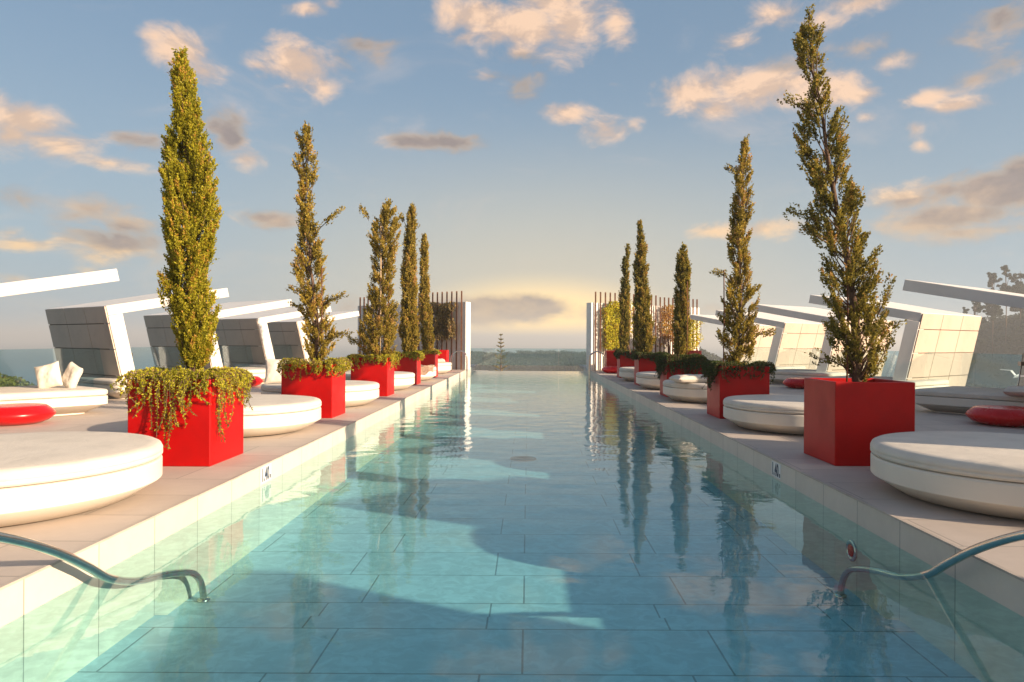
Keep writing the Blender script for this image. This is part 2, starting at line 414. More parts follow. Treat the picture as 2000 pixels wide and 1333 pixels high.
def tag(o_, label, cat, group=None, kind=None):
    if label: o_['label'] = label
    if cat: o_['category'] = cat
    if group: o_['group'] = group
    if kind: o_['kind'] = kind
    return o_
def thing(name, label, cat, loc=(0,0,0), rz=0.0, group=None):
    o_ = bpy.data.objects.new(name, None); C.objects.link(o_)
    o_.location = loc; o_.rotation_euler = (0, 0, rz); o_.empty_display_size = .2
    return tag(o_, label, cat, group)
def struct(o_): o_['kind'] = 'structure'; return o_
KIDS = {}
def dup(src, loc=None, rz=None, label=None, deep=True):
    c = src.copy(); C.objects.link(c)
    if loc is not None: c.location = loc
    if rz is not None: c.rotation_euler = (0, 0, rz)
    if label: c['label'] = label
    for ch in [q for q in bpy.data.objects if q.parent == src]:
        e = dup(ch); e.parent = c; e.matrix_parent_inverse = ch.matrix_parent_inverse
    return c
def quads_mesh(name, P, mat, tint, parent=None):
    """P: (n,4,3) array of quads, tint: (n,) per quad"""
    n = len(P); me = bpy.data.meshes.new(name)
    me.vertices.add(n*4); me.loops.add(n*4); me.polygons.add(n)
    me.vertices.foreach_set('co', P.reshape(-1).astype(np.float32))
    me.loops.foreach_set('vertex_index', np.arange(n*4, dtype=np.int32))
    me.polygons.foreach_set('loop_start', np.arange(0, n*4, 4, dtype=np.int32))
    me.polygons.foreach_set('loop_total', np.full(n, 4, dtype=np.int32))
    me.update(calc_edges=True)
    at = me.attributes.new('tint', 'FLOAT', 'FACE'); at.data.foreach_set('value', tint.astype(np.float32))
    me.materials.append(mat)
    o_ = bpy.data.objects.new(name, me); C.objects.link(o_)
    if parent is not None: o_.parent = parent
    return o_

rs = np.random.RandomState(7)
def unit(v): return v / (np.linalg.norm(v, axis=-1, keepdims=True) + 1e-9)
def leaves(cent, dirs, ln, wd, rng=rs):
    """quads (n,4,3): slim leaf-like lozenges along dirs"""
    n = len(cent)
    d_ = unit(dirs); r_ = rng.normal(size=(n, 3)); s_ = unit(np.cross(d_, r_))
    ln = np.asarray(ln).reshape(-1, 1) * np.ones((n, 1)); wd = np.asarray(wd).reshape(-1, 1) * np.ones((n, 1))
    a = cent - d_*ln*.5; b = cent + s_*wd*.5 - d_*ln*.05; c = cent + d_*ln*.5; e = cent - s_*wd*.5 - d_*ln*.05
    return np.stack([a, b, c, e], axis=1)

# ------------------------------------------------------------------ the place
A = 3.16; WZ = -0.241; DEP = .69; SHELF = .61; YN = 0.9; YE = 40.0; OUT = 12.6
# deck: two long floors either side of the pool, joined behind the camera
mb = MB()
mb.box(-OUT, -A-.02, -8, 44, -.14, 0)
mb.box(A+.02, OUT, -8, 44, -.14, 0)
mb.box(-A-.02, A+.02, -8, YN-.02, -.14, 0)
struct(mb.build('terrace_floor', M['deck']))
mb = MB()
mb.box(-OUT, OUT, -8, 44.2, -3.2, -2.6)
mb.box(-OUT, -OUT+.3, -8, 44.2, -2.6, -.14); mb.box(OUT-.3, OUT, -8, 44.2, -2.6, -.14)
struct(mb.build('terrace_base', M['concrete']))
# pool: walls, floor, shelf
mb = MB()
mb.box(-A-.25, -A, YN-.25, YE, -2.4, -.012); mb.box(A, A+.25, YN-.25, YE, -2.4, -.012)
pw = struct(mb.build('pool_wall', M['coping'])); 
mb = MB(); mb.box(-A-.022, -A+.014, YN-.02, YE, -.0119, .004); mb.box(A-.014, A+.022, YN-.02, YE, -.0119, .004)
struct(mb.build('pool_edge_lip', surf('lip_stone', (.52, .44, .37), .6, .1, 3, .05, 40, dirt=.3)))
mb = MB(); mb.box(-A, A, YE-.25, YE, -2.4, WZ-.012); mb.box(-A, A, YN-.25, YN, -2.4, -.012)
pe = struct(mb.build('pool_end_wall', M['pool_floor']))
mb = MB(); mb.box(-A, A, 5.95, YE-.25, -2.4, WZ-DEP)
pf = struct(mb.build('pool_floor', M['pool_floor']))
mb = MB(); mb.box(-A, A, YN, 5.95, -2.4, WZ-SHELF); mb.box(-A, A, YN, 2.6, WZ-SHELF+.001, WZ-.4); mb.box(-A, A, YN, 2.0, WZ-.4+.001, WZ-.2)
ps = struct(mb.build('pool_shelf', M['pool_floor']))
# water: gently rippled sheet
nx, ny = 106, 660
xs = np.linspace(-A, A, nx); ys = np.linspace(YN, YE-.02, ny)
X, Y = np.meshgrid(xs, ys, indexing='ij')
def waves(X, Y):
    H = np.zeros_like(X); rg = np.random.RandomState(3)
    for i in range(26):
        lam = rg.uniform(.22, .9); th = rg.uniform(0, math.pi*2); k = 2*math.pi/lam; ph = rg.uniform(0, 6.28)
        H += lam*.0010 * np.sin(k*(X*math.cos(th)+Y*math.sin(th)) + ph + .7*np.sin(X*1.3+ph)+.5*np.sin(Y*.9-ph))
    return H*.55
Z = WZ + waves(X, Y) * (0.35 + 0.65*np.clip((Y-5)/10, 0, 1))
me = bpy.data.meshes.new('pool_water')
vs = np.stack([X, Y, Z], -1).reshape(-1, 3)
idx = np.arange(nx*ny).reshape(nx, ny)
fs = np.stack([idx[:-1,:-1], idx[1:,:-1], idx[1:,1:], idx[:-1,1:]], -1).reshape(-1, 4)
me.from_pydata(vs.tolist(), [], fs.tolist()); me.update()
me.polygons.foreach_set('use_smooth', [True]*len(me.polygons)); me.materials.append(M['water'])
water = bpy.data.objects.new('pool_water', me); C.objects.link(water); struct(water)

# distant ground, sea
mb = MB(); mb.add([(-30000,-30000,-32),(30000,-30000,-32),(30000,30000,-32),(-30000,30000,-32)], [(0,1,2,3)])
struct(mb.build('sea', M['sea']))

# ------------------------------------------------------------------ planters
PS = .97; PH = 1.02
def make_planter(label):
    t_ = thing('planter', label, 'planter', group='red square planters along the pool')
    mb = MB(); h = PS/2; w_ = .045
    o4 = [(-h,-h),(h,-h),(h,h),(-h,h)]; i4 = [(-h+w_,-h+w_),(h-w_,-h+w_),(h-w_,h-w_),(-h+w_,h-w_)]
    vs = [(x,y,0.0) for x,y in o4] + [(x,y,PH) for x,y in o4] + [(x,y,PH) for x,y in i4] + [(x,y,PH-.2) for x,y in i4]
    fs = [(0,3,2,1)]
    for i in range(4):
        j = (i+1) % 4
        fs += [(i,j,4+j,4+i), (4+i,4+j,8+j,8+i), (8+i,8+j,12+j,12+i)]
    fs.append((12,13,14,15))
    mb.add(vs, fs); mb.build('box', M['red'], t_, .012, 3)
    mb = MB(); g_ = 9
    vs = []; fs = []
    for i in range(g_):
        for j in range(g_):
            x = -h+w_+.001+(PS-2*w_-.002)*i/(g_-1); y = -h+w_+.001+(PS-2*w_-.002)*j/(g_-1)
            vs.append((x, y, PH-.07+.03*mnoise.noise((x*4, y*4, 0))))
    for i in range(g_-1):
        for j in range(g_-1): fs.append((i*g_+j, (i+1)*g_+j, (i+1)*g_+j+1, i*g_+j+1))
    mb.add(vs, fs, 0, True); mb.build('soil', M['soil'], t_)
    return t_
PXC = 3.72 + PS/2
LP = [8.2, 13.3, 18.5, 23.3, 27.9, 33.2]; RP = [8.48, 13.6, 18.8, 23.6, 28.4, 33.3]
ords = ['nearest', 'second', 'third', 'fourth', 'fifth', 'farthest']
lplab = ['red planter nearest on the left, overgrown with trailing plants down its front',
 'second red planter on the left, below the spindly cypress with a bent branch',
 'third red planter on the left, below the broad cypress with a pale stake',
 'red planter fourth from the front on the left side of the pool',
 'red planter fifth from the front on the left side of the pool',
 'sixth red planter on the left, at the foot of the brown climber']
rplab = ['red planter nearest on the right, holding the tall leaning cypress with a bare rim',
 'red planter second from the front on the right, dark leaves hanging on its pool side',
 'red planter third from the front on the right, smothered in dark hanging greenery',
 'red planter fourth from the front on the right side of the pool',
 'red planter fifth from the front on the right side of the pool',
 'red planter sixth on the right, under the bright yellow climber']
pl0 = make_planter(lplab[0]); pl0.location = (-PXC, LP[0]+PS/2, 0)
for i in range(1, 6): dup(pl0, (-PXC-(0.15 if i == 5 else 0), LP[i]+PS/2, 0), 0, lplab[i])
for i in range(6): dup(pl0, (PXC, RP[i]+PS/2, 0), 0, rplab[i])
dup(pl0, (8.6, 37.6, 0), R(36), 'red planter at the back right, far from the pool beside the end wall')

# ------------------------------------------------------------------ round beds
BR = 1.30
def make_bed(label):
    t_ = thing('round_daybed', label, 'daybed', group='round white daybeds between the planters')
    mb = MB(); mb.lathe([(1.02,.018),(1.05,.02),(BR-.005,.165),(BR,.172),(BR,.335),(BR-.01,.352),(BR-.03,.358)], n=96)
    ob = mb.build('base', M['shell'], t_); em = ob.modifiers.new('edge', 'EDGE_SPLIT'); em.split_angle = R(30)
    mb = MB(); mb.lathe([(.95,.0),(.95,.03)], n=48); mb.build('shadow_plinth', M['black'], t_)  # coloured black for the shadow gap under the shell
    mb = MB()
    mb.lathe([(BR-.06,.3585),(BR-.012,.366),(BR+.004,.385),(BR+.004,.405),(BR-.004,.411),(BR+.004,.417),(BR+.004,.44),(BR-.012,.474),(BR-.045,.492),(BR-.12,.499),(BR-.5,.503),(.3,.505)], n=96)
    mb.build('mattress', M['fabric'], t_)
    return t_
LB = [6.3, 11.5, 16.1, 21.2, 26.2, 31.4]; RB = [6.75, 12.2, 17.8, 22.3, 26.5]
lblab = ['round white daybed nearest on the left, cut off by the photo edge',
 'round white daybed on the left between the first and second red planters',
 'round white daybed on the left between the second and third red planters',
 'round white daybed on the left between the third and fourth red planters',
 'round white daybed on the left with a towel thrown over it',
 'round white daybed on the left with two pillows, last before the end wall']
rblab = ['round white daybed nearest on the right, cut off by the photo edge',
 'round white daybed on the right between the first and second red planters',
 'round white daybed on the right with a white pillow on its pool side',
 'round white daybed on the right between the third and fourth red planters',
 'round white daybed on the right between the fourth and fifth red planters']
bd0 = make_bed(lblab[0]); bd0.location = (-4.75, LB[0], 0)
for i in range(1, 6): dup(bd0, (-4.75, LB[i], 0), R(20*i), lblab[i])
for i in range(5): dup(bd0, (4.75, RB[i], 0), R(33*i), rblab[i])

# ------------------------------------------------------------------ pillows
def pillow_mesh(name, w_, h_, th, mat, seed=0, sag=0.0):
    n = 22; mb = MB(); vs = []; fs = []
    for side in (1, -1):
        for i in range(n+1):
            for j in range(n+1):
                u = i/n*2-1; v = j/n*2-1
                k = max(0.0, (1-u**4)*(1-v**4))**.5
                pin = 1 - .07*(1-abs(u)**2)*abs(v)**3 ; pin2 = 1 - .07*(1-abs(v)**2)*abs(u)**3
                x = u*w_/2*pin2; y = v*h_/2*pin
                z = side*th/2*k*(1+.22*mnoise.noise((u*1.7+seed, v*1.7, side*3+seed))) + .012*mnoise.noise((u*5, v*5, seed+side))*k
                z += sag*(u*u)
                vs.append((x, y, z))
    q = (n+1)*(n+1)
    for i in range(n):
        for j in range(n):
            a = i*(n+1)+j
            fs.append((a, a+n+1, a+n+2, a+1)); fs.append((q+a, q+a+1, q+a+n+2, q+a+n+1))
    mb.add(vs, fs, 0, True)
    o_ = mb.build(name, mat)
    return o_
def pillow(label, loc, rot, w_=.55, h_=.5, th=.2, seed=0, group='white pillows', mat=None):
    o_ = pillow_mesh('pillow', w_, h_, th, mat or M['fabric'], seed)
    o_.location = loc; o_.rotation_euler = tuple(R(a) for a in rot)
    tag(o_, label, 'pillow', group); return o_
pillow('white pillow on the left cabin daybed, left half of the leaning pair', (-9.62, 14.05, .73), (76, -16, 12), .46, .52, .19, 1)
pillow('white pillow on the left cabin daybed, right half of the leaning pair', (-9.24, 14.18, .72), (80, 22, -24), .38, .52, .19, 2)
pillow('square white pillow propped upright on the left daybed behind the second planter', (-5.62, 15.75, .78), (76, 0, 14), .58, .58, .18, 3)
pillow('plump white pillow lying flat on the right daybed by the third planter', (3.98, 17.1, .59), (0, 0, 14), .95, .6, .2, 4)
pillow('white pillow on the outer edge of the right daybed behind the second planter', (5.35, 17.25, .59), (0, 8, 60), .6, .5, .2, 5)
pillow('white pillow at the right photo edge on the long bed under the right cabin', (9.55, 13.6, .57), (0, 0, 50), .75, .5, .18, 6)
pillow('white pillow lying on the last left daybed near the ladder', (-3.95, 30.8, .58), (4, 0, 10), .6, .5, .18, 7)
pillow('white pillow propped behind the other on the last left daybed', (-4.35, 31.3, .68), (48, 0, -10), .6, .5, .18, 8)

# ------------------------------------------------------------------ towel
mb = MB(); n = 26; vs = []; fs = []
for i in range(n+1):
    for j in range(n+1):
        u = i/n; v = j/n
        x = -4.5 + u*1.1; y = 24.95 + v*.9
        z = .52 + .09*abs(mnoise.noise((u*4, v*3, 2)))*(1-v*.3) + .05*math.sin(u*9+v*4)**2
        if v < .25: 
            y = 24.95+.25*.9 - (.25-v)*.25 ; z -= (.25-v)*1.1*(.6+.6*math.sin(u*3.1))
        vs.append((x, y, z))
for i in range(n):
    for j in range(n):
        a = i*(n+1)+j; fs.append((a, a+n+1, a+n+2, a+1))
mb.add(vs, fs, 0, True); tw = mb.build('towel', M['wood'])
so = tw.modifiers.new('thick', 'SOLIDIFY'); so.thickness = .012
tag(tw, 'crumpled brown towel hanging over the edge of a left daybed', 'towel')

# ------------------------------------------------------------------ red poufs
def make_pouf(label):
    mb = MB(); mb.lathe([(.36,.0),(.42,.012),(.54,.06),(.62,.13),(.635,.17),(.615,.215),(.555,.27),(.51,.305),(.49,.315),(.45,.32),(.2,.322)], n=72)
    o_ = mb.build('pouf', M['red_plastic']); return tag(o_, label, 'pouf', 'red round low poufs')
pf0 = make_pouf('glossy red pouf nearest on the left, lit by the sun beside the long bed'); pf0.location = (-8.98, 12.2, 0)
for loc, lb in (((-9.0, 22.0, 0), 'red pouf on the left seen just right of the nearest planter greenery'),
                ((8.8, 12.9, 0), 'red pouf nearest on the right, in shade beside the long bed'),
                ((8.95, 22.8, 0), 'red pouf on the right peeking out left of the nearest red planter'),
                ((4.05, 33.0-.35, 0), 'dark red pouf on the right by the far pool ladder')):
    q = pf0.copy(); C.objects.link(q); q.location = loc; q['label'] = lb

# ------------------------------------------------------------------ cabins
E1 = Vector((3.0, 2.2, 0)); EN = E1.normalized()           # out and back, along the clad wall
def make_cabin(label, side, clad, white):
    """side=+1 right of the pool, -1 left; origin at the foot of the post"""
    t_ = thing('cabin', label, 'cabin', group='leaning white cabins')
    S = lambda v: Vector((v[0]*side, v[1], v[2]))
    def fl(b4, t4):   # keep winding
        return (b4, t4) if side > 0 else ([b4[1], b4[0], b4[3], b4[2]], [t4[1], t4[0], t4[3], t4[2]])
    U = Vector((-2.5, 1.2, 0)).normalized(); TH = .24; LEAN = .235
    P1 = Vector((.52, 0, 2.30))
    T1 = P1 + Vector((-2.5, 1.2, .55)); P2 = P1 + E1; T2 = T1 + E1
    nrm = (T1-P1).cross(E1).normalized()
    if nrm.z < 0: nrm = -nrm
    dn = -nrm*TH
    mb = MB(); b4 = [S(P1+dn), S(P2+dn), S(T2+dn), S(T1+dn)]; t4 = [S(P1), S(P2), S(T2), S(T1)]
    mb.hexa(*fl(b4, t4)); mb.build('roof', white, t_, .006, 1)
    # post, leaning outwards
    def at(z): return Vector((P1.x - (P1.z-z)*LEAN, 0, z))
    mb = MB(); zt0 = 2.30-.245; pw_ = .31; pd = .34
    def ring(z, dz=0):
        a = at(z)
        return [a, a + EN*pd, a + EN*pd + U*pw_ + Vector((0,0,dz)), a + U*pw_ + Vector((0,0,dz))]
    mb.hexa(*fl([S(v) for v in ring(0)], [S(v) for v in ring(zt0, .065)])); mb.build('post', white, t_, .004, 1)
    # clad wall
    mb = MB(); L = E1.length; cols = [.02, L/3, 2*L/3, L]; rows = [0, .55, 1.22, 1.86, 2.30-.004]; gp = .011
    Nw = Vector((EN.y, -EN.x, 0))      # towards the camera
    def wp(s_, z, dd): return at(z) + EN*s_ + Nw*dd
    for i in range(3):
        for j in range(4):
            s0, s1, z0, z1 = cols[i]+gp, cols[i+1]-gp, rows[j]+gp, rows[j+1]-gp
            if i == 2: s1 = L
            mb.hexa(*fl([S(wp(s0,z0,.03)), S(wp(s1,z0,.03)), S(wp(s1,z0,-.0)), S(wp(s0,z0,-.0))],
                        [S(wp(s0,z1,.03)), S(wp(s1,z1,.03)), S(wp(s1,z1,-.0)), S(wp(s0,z1,-.0))]))
    mb.hexa(*fl([S(wp(.36,0,-.002)), S(wp(L-.004,0,-.002)), S(wp(L-.004,0,-.16)), S(wp(.36,0,-.16))],
                [S(wp(.36,2.05,-.002)), S(wp(L-.004,2.05,-.002)), S(wp(L-.004,2.05,-.16)), S(wp(.36,2.05,-.16))]), 1)
    mb.build('clad_wall', [clad, M['dark_joint']], t_)
    return t_
LC = [12.4, 17.4, 22.4, 27.1, 31.8]; RC = [13.7, 18.7, 23.7, 28.7, 33.6]
lclab = ['white cabin nearest on the left, only its roof beam showing at the photo edge',
 'leaning white cabin whose grey panelled wall stands left of the nearest cypress',
 'leaning white cabin on the left right behind the nearest cypress',
 'leaning white cabin on the left between the first and second cypress',
 'farthest white cabin on the left, behind the second cypress']
rclab = ['white cabin nearest on the right, only its roof beam showing at the photo edge',
 'leaning white cabin on the right with a fully visible sunlit panelled wall',
 'leaning white cabin on the right hidden behind the tall leaning cypress',
 'leaning white cabin on the right between the second cypress and the tall one',
 'farthest white cabin on the right, behind the second cypress']
for ys_, labs, sd in ((LC, lclab, -1), (RC, rclab, 1)):
    c0 = make_cabin(labs[0], sd, M['white_clad'], M['white']); c0.location = (sd*9.98, ys_[0], 0)
    for y_, lb in zip(ys_[1:], labs[1:]): dup(c0, (sd*9.98, y_, 0), 0, lb)
    # one more stands behind the photographer's side and shades the deck
    dup(c0, (sd*9.98, ys_[0]-5.0, 0), 0, 'white cabin beside the camera on the %s, outside the photo' % ('left' if sd < 0 else 'right'))
    dup(c0, (sd*9.98, ys_[0]-10.0, 0), 0, 'white cabin behind the camera on the %s, outside the photo' % ('left' if sd < 0 else 'right'))

# ------------------------------------------------------------------ long beds under the cabins
d1 = Vector((.59, -.81, 0)); d2 = Vector((-.81, -.59, 0))
def make_long_bed(label, side, W=2.2, Ln=2.75):
    t_ = thing('long_daybed', label, 'daybed', group='long white daybeds under the cabins')
    S = lambda v: (v[0]*side, v[1], v[2])
    def rr(inset, z, r=.22, n=6):
        pts = []; hw, hl = W/2-inset, Ln/2-inset
        for cx_, cy_, a0 in ((hl-r, hw-r, 0), (-hl+r, hw-r, 90), (-hl+r, -hw+r, 180), (hl-r, -hw+r, 270)):
            for k in range(n+1):
                a = R(a0 + 90*k/n); p_ = d1*(cx_+r*math.cos(a)) + d2*(-(cy_+r*math.sin(a)))
                pts.append(S((p_.x, p_.y, z)))
        return pts
    def loft(prof, mat, nm):
        mb = MB(); vs = []; fs = []; rings = [rr(i_, z_) for i_, z_ in prof]; n = len(rings[0])
        for r_ in rings: vs += r_
        for k in range(len(rings)-1):
            for i in range(n):
                j = (i+1) % n; q_ = (k*n+i, k*n+j, (k+1)*n+j, (k+1)*n+i)
                fs.append(q_ if side < 0 else q_[::-1])
        top = tuple(range((len(rings)-1)*n, len(rings)*n)); fs.append(top if side < 0 else top[::-1])
        mb.add(vs, fs, 0, True); o_ = mb.build(nm, mat, t_)
        em = o_.modifiers.new('edge', 'EDGE_SPLIT'); em.split_angle = R(35)
    loft([(.3,.0),(.3,.03),(.27,.03),(0,.19),(0,.345),(.02,.356)], M['shell'], 'base')
    loft([(.06,.357),(.01,.375),(0,.40),(0,.45),(.02,.475),(.07,.49),(.3,.494)], M['fabric'], 'mattress')
    return t_
for ys_, sd, nm in ((LC, -1, 'left'), (RC, 1, 'right')):
    b0 = None
    for k, y_ in enumerate(ys_):
        q = Vector((10.1, y_+2.9, 0)) + d1*(2.75/2) + d2*1.1
        lb = 'long white daybed under the %s cabin on the %s' % (['nearest', 'second', 'third', 'fourth', 'farthest'][k], nm)
        if b0 is None: b0 = make_long_bed(lb, sd); b0.location = (sd*q.x, q.y, 0)
        else: dup(b0, (sd*q.x, q.y, 0), 0, lb)

# ------------------------------------------------------------------ end walls with rusty poles
def make_end_wall(side, label):
    t_ = thing('end_wall', label, 'wall', (side*3.19, 35.6, 0))
    U = Vector((3.0*side, 2.2, 0)).normalized(); N = Vector((U.y, -U.x, 0)) * (1 if side > 0 else -1)
    if N.y > 0: N = -N
    mb = MB()
    def slab(s0, s1, d0, d1_, z0, z1):
        p = [U*s0+N*d1_, U*s1+N*d1_, U*s1+N*d0, U*s0+N*d0]
        if side < 0: p = [p[1], p[0], p[3], p[2]]
        mb.hexa([v+Vector((0,0,z0)) for v in p], [v+Vector((0,0,z1)) for v in p])
    slab(0, 8.3, -.38, 0, 0, 3.45)
    mb.build('wall', M['white'], t_, .01, 1)
    k = 0
    for i in range(24):
        s_ = .0 + i*.335
        if side > 0 and 8 < i < 12: continue
        if side < 0 and 11 < i < 16: continue
        p = U*s_ + N*.32 ; hh = 3.98 if i < 14 else 3.9
        mb = MB(); mb.box(p.x-.035, p.x+.035, p.y-.035, p.y+.035, 0.0 if i else -.2, hh)
        mb.build('pole', M['rust'], t_)
    return t_
make_end_wall(-1, 'tall white wall with rusty poles and brown climber at the left pool end')
make_end_wall(1, 'tall white wall with rusty poles and yellow climber at the right pool end')

mb = MB(); mb.box(9.6, 9.9, -2.3, 1.2, 0, 3.2); mb.box(9.52, 9.98, -2.38, 1.28, 3.202, 3.3)  # unseen wall added to shade the near end of the pool
tag(mb.build('near_shade_wall', M['white'], None, .01, 1), 'added unseen wall on the right beside the camera, shading the near pool', 'wall')
mb = MB(); mb.box(13.9, 14.1, -4, 13.2, -2.6, 3.35)  # unseen wall added to keep the right deck in shade
tag(mb.build('long_shade_wall', M['white'], None, .01, 1), 'added unseen long wall beyond the right terrace, keeping the right deck in shade', 'wall')

# ------------------------------------------------------------------ glass balustrades
def fence(label, pts, h, lean, name='glass_balustrade', gap=.03, post=None, base_z=0.0):
    t_ = thing(name, label, 'balustrade', pts[0] + (base_z,))
    o0 = Vector(pts[0]+(0,))
    for a, b in zip(pts[:-1], pts[1:]):
        a = Vector(a+(0,))-o0; b = Vector(b+(0,))-o0; u = (b-a).normalized(); L = (b-a).length
        a2 = a+u*gap; b2 = b-u*gap; n_ = Vector((u.y, -u.x, 0))*.006; le = Vector(lean)*h
        mb = MB(); mb.hexa([a2+n_+Vector((0,0,.06)), b2+n_+Vector((0,0,.06)), b2-n_+Vector((0,0,.06)), a2-n_+Vector((0,0,.06))],
                [a2+n_+le+Vector((0,0,h)), b2+n_+le+Vector((0,0,h)), b2-n_+le+Vector((0,0,h)), a2-n_+le+Vector((0,0,h))])
        mb.build('glass_pane', M['glass'], t_)
        if post:
            for q in (a, b):
                mb = MB(); mb.tube([q, q+le*1.02+Vector((0,0,h*1.02))], .016, 8); cz = h*.84; c_ = q+le*.84+Vector((0,0,cz))
                mb.box(c_.x-.05, c_.x+.05, c_.y-.05, c_.y+.05, cz-.045, cz+.045); mb.build('post', M['steel'], t_)
    return t_
for ys_, sd, nm in ((LC, -1, 'left'), (RC, 1, 'right')):
    for k in range(5):
        y1 = ys_[k]+.75; y0 = (ys_[k]-3.2)
        lb = 'glass balustrade panel beside the %s cabin on the %s terrace' % (['nearest', 'second', 'third', 'fourth', 'farthest'][k], nm)
        fence(lb, [(sd*10.75, y1), (sd*10.75, y0)], 1.25, (sd*.16, 0, 0), post=True)
fence('wide clear glass balustrade across the far end of the pool', [(-3.9, 40.6), (-1.87, 40.6), (1.76, 40.6), (3.9, 40.6)], 1.04, (0, 0, 0), post=False, gap=.012)
for (xx, k) in ((-1.87, 0), (1.76, 1)):
    pass

# ------------------------------------------------------------------ hand rails and ladders
def catmull(P, n=10):
    P = [Vector(p) for p in P]; Q = [P[0]*2-P[1]] + P + [P[-1]*2-P[-2]]; out_ = []
    for i in range(1, len(Q)-2):
        for k in range(n):
            u = k/n; a, b, c, d_ = Q[i-1], Q[i], Q[i+1], Q[i+2]
            out_.append(.5*((2*b)+(c-a)*u+(2*a-5*b+4*c-d_)*u*u+(-a+3*b-3*c+d_)*u**3))
    out_.append(P[-1]); return out_
for sd, lb, dy_ in ((-1, 'curved steel handrail dipping into the water at the lower left', -.2), (1, 'curved steel handrail dipping into the water at the lower right', 0)):
    t_ = thing('handrail', lb, 'handrail', (sd*3.0, 6.7+dy_, WZ-DEP), group='steel handrails at the near pool steps')
    pts = [(0,0,0),(0,-.02,.1),(0,-.1,.24),(0,-.27,.35),(0,-.68,.47),(0,-1.1,.56),(0,-1.46,.70),(0,-1.72,.87),(0,-2.05,1.07),(0,-2.46,1.27),(0,-3.0,1.48),(0,-3.7,1.68),(0,-4.5,1.78),(0,-5.2,1.74),(0,-5.75,1.55),(0,-6.0,1.2),(0,-6.05,.93)]
    mb = MB(); mb.tube(catmull(pts, 10), .030, 16); mb.build('rail', M['steel'], t_)
    mb = MB(); mb.lathe([(.055,.002),(.055,.018),(.03,.024)], n=24); mb.build('floor_flange', M['steel'], t_)
def ladder(label, x, y, sd):
    t_ = thing('pool_ladder', label, 'ladder', (x, y, 0), 0, 'steel ladders at the far pool end')
    for k, yo in enumerate((0, .5)):
        pts = [(sd*.75, yo, 0.0), (sd*.75, yo, .55), (sd*.66, yo, .84), (sd*.38, yo, .98), (sd*.08, yo, .84), (0, yo, .55), (0, yo, -.9), (0, yo, -1.4)]
        mb = MB(); mb.tube(catmull(pts, 8), .021, 10); mb.build('rail', M['steel'], t_)
    for z in (-.45, -.75, -1.05):
        mb = MB(); mb.box(-.04, .04, .02, .48, z, z+.025); mb.build('tread', M['steel'], t_)
ladder('steel pool ladder at the far left corner of the pool', -3.02, 34.2, -1)
ladder('steel pool ladder at the far right corner of the pool', 3.02, 34.2, 1)

# ------------------------------------------------------------------ pool lamp, drain, depth markers
t_ = thing('pool_lamp', 'round underwater lamp in the right pool wall, red reflection painted on its lens', 'lamp', (A-.001, 6.81, 1.5-.297*6.81), 0)
t_.rotation_euler = (0, R(-90), 0)
mb = MB(); mb.lathe([(.105,.0),(.105,.012),(.095,.018),(.07,.02),(.066,.012)], n=40); mb.build('ring', M['steel'], t_)
mb = MB(); mb.lathe([(.064,.006),(.058,.018),(.04,.026),(.015,.03)], n=40)
mb.build('lens', surf('lamp_lens', (.75, .06, .03), .25, .2, 12), t_)  # red planter's reflection is put into the lens colour
mb = MB(); mb.lathe([(.27,.0),(.27,.015),(.25,.022),(.2,.024)], n=48)
for r_ in (.06, .11, .16): mb.lathe([(r_+.012,.024),(r_+.012,.03),(r_-.004,.03)], n=36)
dr = mb.build('drain_cover', surf('drain_grey', (.07, .085, .09), .6)); dr.location = (-.09, 14.35, WZ-DEP+.002)
tag(dr, 'round dark drain cover in the middle of the pool floor', 'drain')

def depth_marker(label, x, y, side):
    t_ = thing('depth_marker', label, 'sign', (x, y, -.125), 0, 'depth markers on the pool edge')
    t_.rotation_euler = (R(90), 0, R(90) if side < 0 else R(-90))
    mb = MB(); mb.box(-.16, .16, -.095, .095, .0005, .004); mb.build('tile', M['sign_white'], t_)
    cu = bpy.data.curves.new('txt', 'FONT'); cu.body = '1.40'; cu.size = .155; cu.align_x = 'CENTER'; cu.align_y = 'CENTER'; cu.extrude = .0006; cu.space_character = .92
    for body, size, off in (('1.40', .215, -.03), ('m', .09, .128)):
        cu = bpy.data.curves.new('txt', 'FONT'); cu.body = body; cu.size = size; cu.align_x = 'CENTER'; cu.extrude = .0006; cu.offset = size*.035; cu.space_character = 1.08
        tmp = bpy.data.objects.new('tmp', cu); C.objects.link(tmp)
        me = bpy.data.meshes.new_from_object(tmp.evaluated_get(bpy.context.evaluated_depsgraph_get()))
        bpy.data.objects.remove(tmp); me.materials.clear(); me.materials.append(M['ink'])
        q = bpy.data.objects.new('lettering', me); C.objects.link(q); q.parent = t_; q.location = (off, -.073, .0052); q.scale = (.60, 1, 1)
depth_marker('depth marker reading 1.40m on the left pool edge', -A, 8.46, -1)
depth_marker('depth marker reading 1.40m on the right pool edge', A, 8.9, 1)

